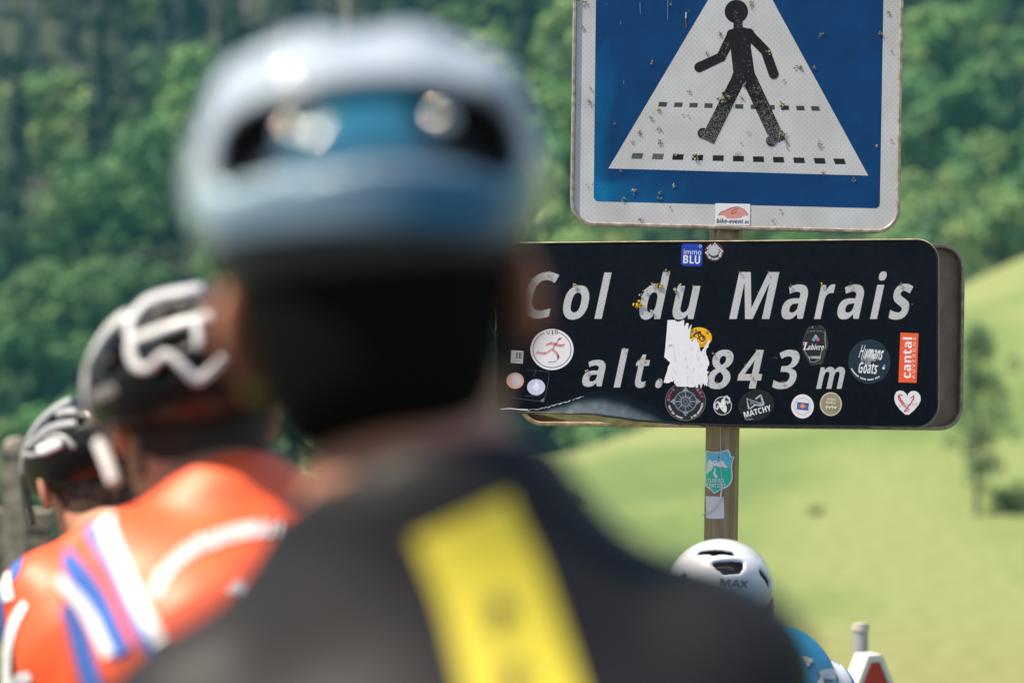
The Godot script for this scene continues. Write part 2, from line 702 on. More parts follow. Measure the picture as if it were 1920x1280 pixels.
func build_forest():
	var bark := mat(lin(0.12, 0.10, 0.085), 0.95)
	var grey_bark := mat(lin(0.34, 0.30, 0.275), 0.95)
	var greens := [leaf_mat(0.115, 0.220, 0.068), leaf_mat(0.078, 0.172, 0.058), leaf_mat(0.180, 0.265, 0.090), leaf_mat(0.050, 0.120, 0.052)]
	var darks := [leaf_mat(0.026, 0.052, 0.034), leaf_mat(0.034, 0.060, 0.034)]
	var broad := []
	for i in 4:
		var crown := broadleaf_crown(100 + i, 5.4 + 0.5 * (i % 2), 11.5 + i, 3.0, 26, 95, 0.50)
		var trunk := trunk_mesh(120 + i, 11.0, 0.28, 6, 4.0)
		for k in 2: broad.append(tree_root("broadleaf_tree", crown, greens[(i + 2 * k) % 4], trunk, bark))
	var spruce := []
	for i in 3:
		var trunk := trunk_mesh(140 + i, 19.0, 0.26, 0, 1.0)
		spruce.append(tree_root("spruce_tree", conifer_crown(150 + i, 2.7, 19.5 + i, 3.0, 34, 0.12), darks[i % 2], trunk, bark))
	var bare := []
	for i in 3:
		var trunk := trunk_mesh(160 + i, 20.0, 0.48, 18, 2.4)
		bare.append(tree_root("bare_conifer", conifer_crown(170 + i, 2.3, 20.0 + i, 10.0 + i, 18, 0.5), darks[(i + 1) % 2], trunk, grey_bark))
	var r := RandomNumberGenerator.new()
	r.seed = 77
	var d := 176.0
	while d < 350.0:
		var half := 0.2118 * d + 7.0
		var x := -half + r.randf() * 6.0
		while x < half:
			var p := Vector3(x + r.randfn() * 1.6, 0, -d + r.randfn() * 2.2)
			var ok := -p.z > crest(p.x) + 14.0
			if d < 200.0: ok = ok and p.x < -18.0
			if ok:
				p.y = land(p.x, p.z)
				var upper := clampf((d - 235.0) / 60.0, 0.0, 1.0) * smoothstep(14.0, -12.0, p.x)
				var q := r.randf()
				var t: Node3D
				if q < 0.62 * upper:
					t = bare[r.randi() % 3].duplicate()
					tag(t, "tall grey bare-trunked conifer with thin ragged foliage in the hillside forest", "tree", "bare grey conifers on the wooded hillside")
				elif q < 0.16 + 0.72 * upper:
					t = spruce[r.randi() % 3].duplicate()
					tag(t, "dark narrow pointed spruce in the hillside forest", "tree", "dark spruces on the wooded hillside")
				else:
					t = broad[r.randi() % 8].duplicate()
					tag(t, "bright green round-crowned broadleaf tree in the hillside forest", "tree", "broadleaf trees on the wooded hillside")
				t.name = numbered(String(t.name))
				add_child(t)
				t.position = p
				t.rotation.y = r.randf() * TAU
				var s := r.randf_range(0.62, 1.3)
				t.scale = Vector3(s, s * r.randf_range(0.92, 1.12), s)
			x += r.randf_range(6.6, 8.6)
		d += 8.4
	for t in broad + spruce + bare: t.free()

func build_meadow_plants():
	var bark := mat(lin(0.07, 0.06, 0.05), 0.95)
	# the lone slender tree on the meadow
	var at := on_ground(1832, 968)
	var s := -at.z / 104.0
	var r := RandomNumberGenerator.new()
	r.seed = 31
	var mb := MB.new()
	for i in 64:
		var t := pow(r.randf(), 0.8)
		var y := lerpf(1.5, 7.9, t)
		var w := 1.15 * sin(PI * clampf(0.12 + t * 0.85, 0.0, 1.0)) + 0.1
		var o := Vector3(r.randfn() * 0.55, 0, r.randfn() * 0.55) * w + Vector3(0, y, 0)
		for j in 42:
			var u := Vector3(r.randfn(), r.randfn(), r.randfn()).normalized()
			var k := r.randf_range(0.7, 1.25)
			leaf(mb, o + u * Vector3(0.42, 0.55, 0.42) * r.randf_range(0.5, 1.1), u, r.randf_range(0.08, 0.15), lin(0.85 * k, k, 0.8 * k), r)
	var tree := base("slender_tree", at)
	tag(tree, "lone slender dark tree with sparse leaves standing on the meadow slope right of the signs", "tree")
	tree.scale = Vector3.ONE * s
	obj("trunk", trunk_mesh(9, 7.4, 0.13, 14, 1.6), bark, tree)
	obj("crown", mb.mesh(), leaf_mat(0.100, 0.155, 0.078), tree)
	# bushes and rank tufts on the meadow
	var spots := [[1893, 958, 1.3, "low dark bush in the shade right of the slender tree's foot"], [1530, 966, 0.42, "faint tuft on the mid meadow right of the sign pole"], [1065, 955, 0.6, "low tuft on the meadow beside the nearest rider's neck"]]
	for q in spots:
		var g := on_ground(q[0], q[1])
		var b := base("meadow_bush", g + Vector3(0, -0.05, 0))
		tag(b, q[3], "bush", "bushes on the meadow")
		var sc: float = q[2] * -g.z / 104.0
		obj("foliage", broadleaf_crown(int(q[0]), sc, sc * 1.0, 0.0, 12, 40, 0.12 * sc), leaf_mat(0.13, 0.18, 0.06), b)
		var st := MB.new()
		for k in 4: st.tube([Vector3(0, -0.1, 0), Vector3(cos(k * 1.7) * 0.4, 0.5, sin(k * 1.7) * 0.4) * sc], [0.03 * sc, 0.01 * sc], 5, Color.WHITE)
		obj("stem", st.mesh(), bark, b)

# ---------------------------------------------------------------- the road sign: pole and three panels

var foot: Vector3        # base of the sign's pole
var shift_z := 0.0       # how far in front of the sign plane the panel being built lies

func keyed(keys: Array, x: float) -> float:
	for i in keys.size() - 1:
		if x <= keys[i + 1][0]:
			var t: float = clampf((x - keys[i][0]) / (keys[i + 1][0] - keys[i][0]), 0.0, 1.0)
			var e := t * t * (3.0 - 2.0 * t)
			return lerpf(keys[i][1], keys[i + 1][1], lerpf(t, e, 0.5))
	return keys[keys.size() - 1][1]

const BEND := [[930, 768], [975, 771], [1010, 767], [1060, 754], [1090, 744], [1130, 736], [1170, 742], [1215, 760], [1255, 782], [1290, 797], [1330, 812]]
const NAME_BOTTOM := [[928, 772], [985, 775], [1060, 776], [1110, 777], [1150, 783], [1200, 790], [1290, 797], [1400, 800], [1762, 803]]
const NAME_TOP := [[928, 454], [1280, 451], [1762, 447]]

func bend(p: Vector2) -> float:   # how far the knocked-in lower edge of the name panel stands forward
	var e := p.y - keyed(BEND, p.x)
	if p.x > 1330.0 or e <= 0.0: return 0.0
	var soft_ := lerpf(4.0, 24.0, smoothstep(1075.0, 1180.0, p.x))   # a sharp crease at the left end, a rounded swell at the right
	return SIGN_D / F * 0.95 * (sqrt(e * e + soft_ * soft_) - soft_) * smoothstep(1325.0, 1235.0, p.x)

func on_panel(p: Vector2, h: float) -> Vector3:   # panels stand upright in the plane of the sign
	return put(p.x, p.y, SIGN_D - shift_z) - foot + Vector3(0, 0, h)

func on_name(p: Vector2, h: float) -> Vector3:
	return put(p.x, p.y, SIGN_D - shift_z) - foot + Vector3(0, 0, h + bend(p))

func pole_axis(py: float) -> float:
	return 1367.5 + (py - 435.0) * -0.0168

func on_pole(p: Vector2, h: float) -> Vector3:
	var x := (p.x - pole_axis(p.y)) * SIGN_D / F
	return put(p.x, p.y, SIGN_D) - foot + Vector3(0, 0, -0.075 + sqrt(maxf(0.0375 * 0.0375 - x * x, 0.0)) + h)

func rounded(q: Array, r: float, per := 8) -> PackedVector2Array:   # a four-cornered outline with rounded corners
	var out := PackedVector2Array()
	for i in q.size():
		var c: Vector2 = q[i]
		var a: Vector2 = c + ((q[(i + q.size() - 1) % q.size()] as Vector2) - c).normalized() * r
		var b: Vector2 = c + ((q[(i + 1) % q.size()] as Vector2) - c).normalized() * r
		var o := a + b - c
		for k in per + 1:
			var t := float(k) / per * PI / 2
			out.append(o + (a - o) * cos(t) + (b - o) * sin(t))
	return out

func loft(mb: MB, how: Callable, rings: Array, cols: Array):   # rings of equal length [points, height]; closed bands between them
	for i in rings.size() - 1:
		var a: PackedVector2Array = rings[i][0]
		var b: PackedVector2Array = rings[i + 1][0]
		var n := a.size()
		for k in n:
			var p: Vector3 = how.call(a[k], rings[i][1])
			var q: Vector3 = how.call(a[(k + 1) % n], rings[i][1])
			var r: Vector3 = how.call(b[(k + 1) % n], rings[i + 1][1])
			var s: Vector3 = how.call(b[k], rings[i + 1][1])
			var mid := Vector2.ZERO
			for w in [0, n / 4, n / 2, 3 * n / 4]: mid += a[w] / 4.0
			var away := (p + q) * 0.5 - (how.call(mid, rings[i][1]) as Vector3)
			var g := (q - p).cross(s - p)
			if g.length_squared() < 1e-16: g = (r - q).cross(s - q)
			var to := Vector3(away.x, away.y, 0).normalized() * (1.0 if i < cols[1] else -1.0) + Vector3(0, 0, 0.35)
			mb.flat_quad(p, q, r, s, to, cols[0])

func sheet_mat(grime: float, seed_: int) -> StandardMaterial3D:   # reflective film with a fine cell pattern and faint dirt
	var m := vmat(0.42)
	m.metallic_specular = 0.3
	m.albedo_texture = noise_tex(seed_, 0.012, Color(1.0 - grime, 1.0 - grime, 1.0 - grime * 1.15), Color(1, 1, 1), 512, 5)
	m.uv1_triplanar = true
	m.uv1_scale = Vector3.ONE * 1.3
	var im := Image.create(32, 28, false, Image.FORMAT_RGB8)
	for y in 28:
		for x in 32:
			var dd := 99.0
			for o in [Vector2(0, 0), Vector2(32, 0), Vector2(0, 28), Vector2(32, 28), Vector2(16, 14)]: dd = minf(dd, Vector2(x - o.x, y - o.y).length())
			var k := 0.90 if dd < 4.2 else 1.0
			im.set_pixel(x, y, Color(k, k, k))
	m.detail_enabled = true
	m.detail_blend_mode = BaseMaterial3D.BLEND_MODE_MUL
	m.detail_albedo = ImageTexture.create_from_image(im)
	m.detail_uv_layer = BaseMaterial3D.DETAIL_UV_2
	m.uv2_triplanar = true
	m.uv2_scale = Vector3.ONE * 92.0
	return m

func crumb(mb: MB, o: Vector3, r: float, c: Color, rr: RandomNumberGenerator):   # one lump of lichen
	var pts := []
	for k in 6:
		var a := TAU * k / 6.0
		pts.append(o + Vector3(cos(a), sin(a), 0) * r * rr.randf_range(0.6, 1.2))
	var top := o + Vector3(rr.randf_range(-0.3, 0.3) * r, rr.randf_range(-0.3, 0.3) * r, r * rr.randf_range(0.45, 0.9))
	for k in 6: mb.flat(pts[k], pts[(k + 1) % 6], top, Vector3(0, 0, 1), c)

func lichen(mb: MB, how: Callable, px: float, py: float, size: float, n: int, c: Color, rr: RandomNumberGenerator, level := 0.0009):
	for i in n:
		var q := Vector2(px, py) + Vector2(rr.randfn(), rr.randfn()) * size * 0.36
		var k := rr.randf_range(0.55, 1.15)
		var cc := Color(c.r * k, c.g * k, c.b * k)
		if rr.randf() < 0.2: cc = lin(0.03, 0.03, 0.022)
		crumb(mb, how.call(q, level), size * 0.24 * rr.randf_range(0.5, 1.2) * SIGN_D / F, cc, rr)

func build_sign():
	foot = put(1340.5, 640.0 + EYE * F / SIGN_D, SIGN_D)
	foot.y = 0.0
	var sign := base("road_sign", foot)
	tag(sign, "road sign post with blue pedestrian crossing panel above a dark stickered place name panel", "road sign")
	build_pole(sign)
	build_pedestrian(sign)
	build_name(sign)
	build_rear(sign)

func build_pole(sign: Node3D):
	# a fluted aluminium tube
	var mb := MB.new()
	var rows := 30
	var n := 132
	for i in rows + 1:
		var py := lerpf(-160.0, 640.0 + (EYE + 0.15) * F / SIGN_D, float(i) / rows)
		for k in n + 1:
			var a := TAU * k / n
			var r := 0.0362 - 0.0024 * pow(0.5 + 0.5 * cos(a * 11.0 + 0.6), 2.0)
			if absf(wrapf(a - 0.95, -PI, PI)) < 0.11: r -= 0.004
			var o := put(pole_axis(py), py, SIGN_D) - foot + Vector3(0, 0, -0.075)
			mb.vert(o + Vector3(cos(a) * r, 0, sin(a) * r), Vector3(cos(a), 0, sin(a)), Color.WHITE)
	mb.sheet(0, rows + 1, n + 1)
	mb.smooth()
	var m := vmat(0.38, 0.45)
	m.albedo_color = Color(0.63, 0.565, 0.455)
	m.albedo_texture = noise_tex(21, 0.02, Color(0.8, 0.78, 0.74), Color(1, 1, 1), 512, 5)
	m.uv1_triplanar = true
	m.uv1_scale = Vector3(4.0, 0.5, 4.0)
	var pole := obj("pole", mb.mesh(), m, sign)
	# cap on top of the pole
	# shield sticker
	var art := Art.new(on_pole, 0.0012)
	art.step = 0.00014
	var out := PackedVector2Array([Vector2(1328, 848), Vector2(1332, 847), Vector2(1340, 849), Vector2(1350, 849), Vector2(1360, 846), Vector2(1368, 843.5), Vector2(1372, 849), Vector2(1374, 857), Vector2(1381.5, 857.5), Vector2(1377.5, 868), Vector2(1376, 880), Vector2(1378, 893), Vector2(1377, 902), Vector2(1372, 911), Vector2(1364, 917), Vector2(1354, 920.5), Vector2(1343, 928), Vector2(1334, 919), Vector2(1327, 915), Vector2(1327.5, 880)])
	strips(art, out, ph(235, 232, 232))
	var ins := PackedVector2Array()
	for q in out: ins.append(Vector2(1351, 884) + (q - Vector2(1351, 884)) * Vector2(0.93, 0.955))
	strips(art, ins, ph(95, 190, 212))
	strips(art, PackedVector2Array([Vector2(1328.5, 893), Vector2(1333, 886), Vector2(1340, 877), Vector2(1352, 877), Vector2(1374, 877.5), Vector2(1373, 884), Vector2(1375, 893), Vector2(1374, 901), Vector2(1370, 908), Vector2(1362, 914), Vector2(1353, 918), Vector2(1343, 925), Vector2(1335, 917), Vector2(1329, 913)]), ph(20, 192, 160))
	var white := ph(238, 232, 236)
	strips(art, PackedVector2Array([Vector2(1328.5, 888), Vector2(1330, 876), Vector2(1332, 866), Vector2(1336, 863.5), Vector2(1339.5, 869), Vector2(1341, 876), Vector2(1338, 883), Vector2(1333, 887), Vector2(1331, 891)]), white)
	art.oval(Vector2(1344, 869.5), 4.6, 5.2, white)
	strips(art, PackedVector2Array([Vector2(1346, 875), Vector2(1349, 869), Vector2(1355, 864.5), Vector2(1359, 866), Vector2(1363, 872), Vector2(1368, 878), Vector2(1361, 878), Vector2(1357, 876.5), Vector2(1352, 877)]), white)
	strips(art, PackedVector2Array([Vector2(1344, 878), Vector2(1346, 881), Vector2(1344, 887), Vector2(1347, 893), Vector2(1350, 896), Vector2(1345, 898), Vector2(1341, 892), Vector2(1340, 889), Vector2(1343, 884)]), white)
	art.oval(Vector2(1351, 858.5), 2.0, 1.2, ph(30, 60, 90), -0.3)
	art.level += 0.0003
	write(art, "CLUB DES", font_bold, 1331, 899, 1360.5, 906.5, white)
	write(art, "CENT COLS", font_bold, 1329.5, 908.5, 1363, 916, white)
	obj("shield_sticker", art.mb.mesh(), vmat(0.35), pole).set_meta("label", "turquoise and green shield sticker with white mountains")
	# paper scrap and the frayed white cord
	var scrap := Art.new(on_pole, 0.0013)
	strips(scrap, PackedVector2Array([Vector2(1328, 933), Vector2(1344, 932.5), Vector2(1360, 933.5), Vector2(1361, 954), Vector2(1361, 974), Vector2(1344, 975), Vector2(1328.5, 975)]), ph(222, 216, 218))
	scrap.fill(PackedVector2Array([Vector2(1352.5, 944), Vector2(1353, 939), Vector2(1357, 935.5), Vector2(1360, 940), Vector2(1360, 945)]), ph(60, 180, 205))
	obj("paper_scrap", scrap.mb.mesh(), vmat(0.7), pole).set_meta("label", "whitish torn paper scrap with a blue corner")
	var cord := MB.new()
	var pts := []
	for q in [[1353.5, 800, 0.003], [1354, 850, 0.003], [1355.5, 900, 0.003], [1356, 922, 0.004], [1353, 938, 0.006], [1345, 953, 0.006], [1334, 963, 0.007], [1322, 968, 0.014], [1316, 971, 0.018]]: pts.append(on_pole(Vector2(clampf(q[0], 1326, 1390), q[1]), q[2]) + Vector3((q[0] - clampf(q[0], 1326, 1390)) * SIGN_D / F, 0, 0))
	cord.tube(pts, [0.0006, 0.0007, 0.0008, 0.0022, 0.002, 0.0015, 0.0013, 0.001, 0.0004], 6, ph(212, 205, 195))
	obj("cord", cord.mesh(), vmat(0.8), pole).set_meta("label", "thin frayed white cord hanging down the pole")

func strips(art: Art, out: PackedVector2Array, c: Color):   # a filled outline cut into narrow upright strips, so that it can wrap a round surface
	var lo := INF
	var hi := -INF
	for q in out:
		lo = minf(lo, q.x)
		hi = maxf(hi, q.x)
	var n := 24
	for i in n:
		var a := lerpf(lo, hi, float(i) / n)
		var b := lerpf(lo, hi, float(i + 1) / n)
		for piece in Geometry2D.intersect_polygons(out, PackedVector2Array([Vector2(a, 0), Vector2(b, 0), Vector2(b, 2000), Vector2(a, 2000)])): art.fill(piece, c, false)
	art.level += art.step

func build_pedestrian(sign: Node3D):
	shift_z = 0.0
	var q := [Vector2(1077.6, -197), Vector2(1698.2, -183), Vector2(1687.2, 438), Vector2(1069.0, 422.5)]
	var ring := func(e: float, r: float) -> PackedVector2Array:
		var c := [q[0] + Vector2(e, e), q[1] + Vector2(-e, e), q[2] + Vector2(-e, -e), q[3] + Vector2(e, -e)]
		return rounded(c, r)
	var mb := MB.new()
	var rim := ph(176, 170, 164)
	loft(mb, on_panel, [[ring.call(2.0, 42.0), -0.030], [ring.call(0.0, 44.0), -0.024], [ring.call(0.0, 44.0), 0.002], [ring.call(1.6, 42.5), 0.0042], [ring.call(5.5, 39.0), 0.0042], [ring.call(7.0, 37.5), 0.001], [ring.call(8.2, 36.5), -0.0006]], [rim, 4])
	var back := Art.new(on_panel, -0.0300)
	back.fill(ring.call(2.0, 42.0), rim)
	for i in back.mb.n.size(): back.mb.n[i] = Vector3(0, 0, -1)
	var panel := obj("pedestrian_panel", mb.mesh(), metal_mat(31), sign)
	obj("back_sheet", back.mb.mesh(), metal_mat(33), panel)
	var face := Art.new(on_panel, 0.0)
	face.fill(ring.call(7.6, 37.0), ph(202, 201, 202))
	obj("white_border", face.mb.mesh(), sheet_mat(0.10, 41), panel)
	# blue field, faded in patches by the weather
	var bl := rounded([Vector2(1119, -155), Vector2(1659.6, -143), Vector2(1650.2, 390.5), Vector2(1113.3, 377.3)], 9)
	var fade := FastNoiseLite.new()
	fade.seed = 4
	fade.frequency = 0.02
	fade.fractal_octaves = 4
	var blue := MB.new()
	var n := 48
	for i in n:
		for j in n:
			var x0 := 1112.0 + 549.0 * i / n
			var y0 := -157.0 + 549.0 * j / n
			var x1 := 1112.0 + 549.0 * (i + 1) / n
			var y1 := -157.0 + 549.0 * (j + 1) / n
			for piece in Geometry2D.intersect_polygons(bl, PackedVector2Array([Vector2(x0, y0), Vector2(x1, y0), Vector2(x1, y1), Vector2(x0, y1)])):
				var t := Geometry2D.triangulate_polygon(piece)
				var ids := []
				for p in piece:
					var w := smoothstep(1155.0, 1114.0, p.x + fade.get_noise_2d(p.x, p.y * 0.4) * 30.0) * smoothstep(60.0, 160.0, p.y) * 0.5
					w += smoothstep(1330.0, 1120.0, p.x) * smoothstep(325.0, 375.0, p.y + fade.get_noise_2d(p.x * 0.5, p.y) * 40.0) * 0.75
					w += maxf(fade.get_noise_2d(p.x * 2.0 + 500.0, p.y) - 0.35, 0.0) * 0.5
					ids.append(blue.vert(on_panel(p, 0.0001), Vector3(0, 0, 1), ph(0, 64, 117).lerp(ph(6, 112, 166), clampf(w, 0.0, 1.0))))
				for k in range(0, t.size(), 3): blue.tri(ids[t[k]], ids[t[k + 1]], ids[t[k + 2]])
	obj("blue_field", blue.mesh(), sheet_mat(0.12, 43), panel)
	var tr := Art.new(on_panel, 0.0002)
	tr.fill(PackedVector2Array([Vector2(1391, -106), Vector2(1628.5, 329), Vector2(1141, 315.5)]), ph(201, 200, 201))
	obj("white_triangle", tr.mb.mesh(), sheet_mat(0.08, 45), panel)
	# walking figure
	var man := Art.new(on_panel, 0.0003)
	var ink := ph(34, 37, 41)
	var z := func(x: float, y: float) -> Vector2: return Vector2(1290.0 + x * 0.2265, y * 0.2266)
	man.oval(z.call(402, 95), 22.0, 22.0, ink)
	man.fill(PackedVector2Array([z.call(378, 170), z.call(452, 170), z.call(455, 224), z.call(480, 229), z.call(510, 243), z.call(533, 268), z.call(522, 385), z.call(552, 597), z.call(572, 640), z.call(812, 1157), z.call(720, 1185), z.call(655, 1105), z.call(476, 722), z.call(463, 710), z.call(448, 722), z.call(216, 1193), z.call(110, 1140), z.call(148, 1060), z.call(362, 640), z.call(376, 597), z.call(354, 395), z.call(326, 290), z.call(344, 254), z.call(378, 234)]), ink)
	var limb := func(a: Vector2, b: Vector2, c: Vector2, w: float):
		man.line([a, b, c], w, ink)
		man.oval(b, w * 0.48, w * 0.48, ink)
		man.oval(c, w * 0.5, w * 0.5, ink)
	limb.call(z.call(360, 300), z.call(275, 472), z.call(95, 556), 84 * 0.2265)
	limb.call(z.call(508, 285), z.call(645, 425), z.call(711, 612), 82 * 0.2265)
	man.oval(z.call(365, 285), 10, 10, ink)
	man.oval(z.call(505, 280), 10.5, 10.5, ink)
	man.oval(z.call(125, 1102), 10, 10, ink)
	man.oval(z.call(692, 1165), 10, 10, ink)
	obj("walking_figure", man.mb.mesh(), sheet_mat(0.25, 47), panel).set_meta("label", "dark grey walking figure, worn thin at the feet")
	# dashes of the crossing
	var dash := func(zx: float, zy: float, w: float, h: float, lean: float, c: Color):
		var d := Art.new(on_panel, 0.00025)
		var o := Vector2(1050.0 + zx * 0.3515, zy * 0.3515)
		d.fill(PackedVector2Array([o + Vector2(-w / 2 - lean, -h / 2), o + Vector2(w / 2 - lean, -h / 2 + 0.3), o + Vector2(w / 2 + lean, h / 2 + 0.3), o + Vector2(-w / 2 + lean, h / 2)]), c)
		obj("dash", d.mb.mesh(), sheet_mat_shared(), panel)
	for x in [549, 632, 713, 793, 957, 1040, 1125, 1201, 1284, 1364]: dash.call(float(x), 556.0 + (x - 549) * 0.027, 15.5, 8.6, 0.9 * (x - 960) / 400.0, ph(82, 82, 84))
	for x in [413, 523, 630, 735, 845, 953, 1060, 1167, 1277, 1387, 1493]: dash.call(float(x), 831.0 + (x - 413) * 0.0268, 20.5, 10.6, 1.6 * (x - 950) / 540.0, ph(104, 103, 104) if x < 600 else ph(46, 47, 51))
	# wear: specks of bare film where the print has rubbed off, thickest at the feet
	var rr := RandomNumberGenerator.new()
	rr.seed = 8
	var wear := MB.new()
	var zone := [[z.call(390, 90), z.call(440, 230), 12.0], [Vector2(1190, 293), Vector2(1240, 294), 7.0], [z.call(320, 330), z.call(290, 480), 12.0], [z.call(420, 300), z.call(470, 640), 30.0], [z.call(540, 700), z.call(600, 760), 16.0]]
	var legs := [PackedVector2Array([z.call(362, 640), z.call(448, 722), z.call(216, 1193), z.call(110, 1140), z.call(88, 1090), z.call(148, 1060)]), PackedVector2Array([z.call(572, 640), z.call(812, 1157), z.call(720, 1200), z.call(655, 1180), z.call(655, 1105), z.call(476, 722)])]
	for i in 15000:
		var o := Vector2(rr.randf_range(1308, 1476), rr.randf_range(120, 273))
		var thick := smoothstep(150.0, 262.0, o.y) * 0.85 + 0.02
		if rr.randf() > thick or not (Geometry2D.is_point_in_polygon(o, legs[0]) or Geometry2D.is_point_in_polygon(o, legs[1])): continue
		var w := rr.randf_range(0.2, 0.75)
		var hh := rr.randf_range(0.15, 0.5)
		var c := ph(128, 127, 128) if rr.randf() < 0.75 else ph(175, 174, 176)
		wear.flat_quad(on_panel(o + Vector2(-w, -hh), 0.0009), on_panel(o + Vector2(w, -hh), 0.0009), on_panel(o + Vector2(w, hh), 0.0009), on_panel(o + Vector2(-w, hh), 0.0009), Vector3(0, 0, 1), c)
	for i in 110:
		var s: Array = zone[i % zone.size()]
		var d: Vector2 = ((s[1] as Vector2) - (s[0] as Vector2)).normalized()
		var o: Vector2 = (s[0] as Vector2).lerp(s[1], rr.randf()) + d.orthogonal() * rr.randf_range(-0.5, 0.5) * s[2]
		var w := rr.randf_range(0.3, 1.0)
		wear.flat_quad(on_panel(o + Vector2(-w, -0.4), 0.0009), on_panel(o + Vector2(w, -0.4), 0.0009), on_panel(o + Vector2(w, 0.4), 0.0009), on_panel(o + Vector2(-w, 0.4), 0.0009), Vector3(0, 0, 1), ph(150, 150, 152))
	obj("worn_specks", wear.mesh(), vmat(0.6), panel).set_meta("kind", "stuff")
	# lichen
	var lm := MB.new()
	var pale := ph(178, 172, 140)
	for s in [[1358, 185, 11], [1467, 195, 6], [1498, 125, 6], [1527, 126, 4], [1443, 97, 4.5], [1325, 98, 4], [1351, 62, 5], [1408, 5, 5], [1468, 251, 8], [1395, 157, 4.5], [1382, 288, 4.5], [1198, 247, 5], [1235, 206, 4], [1235, 240, 4], [1238, 265, 4.5], [1307, 292, 7], [1267, 290, 4], [1536, 270, 5], [1602, 337, 4], [1543, 324, 4], [1470, 150, 3], [1220, 221, 4], [1186, 266, 3], [1292, 170, 4], [1223, 118, 4], [1540, 65, 4], [1403, 249, 3], [1391, 182, 3.5], [1236, 371, 4.5], [1265, 349, 4], [1188, 356, 5], [1169, 374, 4.5], [1239, 361, 4], [1257, 388, 3], [1104, 190, 5], [1108, 166, 3.5], [1092, 52, 4], [1093, 3, 6], [1100, 346, 2.5], [1112, 346, 2.5], [1201, 411, 4], [1451, 412, 3.5], [1465, 395, 3], [1672, 95, 3], [1671, 262, 3], [1666, 23, 4], [1652, 62, 4], [1644, 273, 3], [1476, 265, 4], [1476, 276, 3], [1258, 8, 3], [1292, 19, 2.5], [1390, 268, 2.5], [1280, 215, 2.5], [1290, 216, 2.5], [1153, 232, 2.5], [1164, 321, 2.5]]: lichen(lm, on_panel, s[0], s[1], s[2] * 1.35, int(5 + s[2] * 1.6), pale.lerp(ph(95, 90, 60), rr.randf() * 0.8), rr, 0.0011)
	for i in 150:   # dirt and algae caught along the lower rim
		var x := rr.randf_range(1085, 1675)
		lichen(lm, on_panel, x, 418.0 + (x - 1100.0) * 0.0245 + rr.randfn() * 1.4, rr.randf_range(1.0, 2.4), 2, ph(105, 92, 70), rr, 0.002)
	for i in 70:
		var y := rr.randf_range(0, 400)
		lichen(lm, on_panel, 1081.5 - y * 0.0135 + rr.randfn() * 0.7, y, rr.randf_range(0.8, 1.7), 2, ph(90, 84, 72), rr, 0.002)
		lichen(lm, on_panel, 1686.5 - y * 0.018 + rr.randfn() * 0.7, y, rr.randf_range(0.8, 1.7), 2, ph(90, 84, 72), rr, 0.002)
	obj("lichen", lm.mesh(), vmat(0.95), panel).set_meta("kind", "stuff")
	# scratches
	var sc := Art.new(on_panel, 0.0010)
	sc.line([Vector2(1286.5, 23), Vector2(1286, 34)], 2.4, ph(170, 190, 215))
	sc.line([Vector2(1286, 34), Vector2(1287, 52)], 2.0, ph(120, 60, 60))
	for s in [[1252, 0, 1252, 36], [1200, 5, 1201, 26], [1136, 6, 1136, 9], [1170, 150, 1169, 157], [1164, 40, 1164, 46]]: sc.line([Vector2(s[0], s[1]), Vector2(s[2], s[3])], 1.3, ph(70, 125, 180))
	obj("scratches", sc.mb.mesh(), vmat(0.5), panel).set_meta("kind", "stuff")
	# sticker at the bottom edge
	var st := Art.new(on_panel, 0.0009)
	st.rect(1341, 381.5, 1406.5, 422, ph(224, 222, 224), 0.022)
	st.fill(PackedVector2Array([Vector2(1347, 404), Vector2(1353, 397), Vector2(1362, 393), Vector2(1370, 388.5), Vector2(1380, 387), Vector2(1389, 390.5), Vector2(1397, 394), Vector2(1403.5, 401), Vector2(1403, 405), Vector2(1396, 404), Vector2(1388, 409), Vector2(1376, 409.5), Vector2(1364, 409.5), Vector2(1358, 404)]), ph(214, 140, 132))
	st.line([Vector2(1347, 403), Vector2(1352, 397), Vector2(1362, 394), Vector2(1372, 390), Vector2(1384, 387.5)], 0.9, ph(70, 60, 70))
	st.line([Vector2(1384, 387.5), Vector2(1395, 392), Vector2(1403, 402)], 0.9, ph(70, 60, 70))
	st.line([Vector2(1371, 400), Vector2(1375, 394), Vector2(1384, 391)], 0.9, ph(120, 50, 60))
	st.line([Vector2(1372, 401), Vector2(1382, 396)], 0.9, ph(120, 50, 60))
	write(st, "bike-event", font_bold, 1343.5, 409.5, 1394, 418.5, ph(50, 60, 95), 0.2, 0.022)
	write(st, ".be", font_bold, 1395, 412, 1404.5, 418.8, ph(50, 60, 95), 0.2, 0.022)
	obj("sticker", st.mb.mesh(), vmat(0.4), panel).set_meta("label", "small white sticker with a red shape and the words bike-event.be")

var _shared: StandardMaterial3D
func sheet_mat_shared() -> StandardMaterial3D:
	if _shared == null: _shared = sheet_mat(0.3, 49)
	return _shared

func metal_mat(seed_: int) -> StandardMaterial3D:
	var m := vmat(0.45, 0.15)
	m.albedo_texture = noise_tex(seed_, 0.03, Color(0.62, 0.58, 0.52), Color(1, 1, 1), 256, 5)
	m.uv1_triplanar = true
	m.uv1_scale = Vector3.ONE * 5.0
	return m

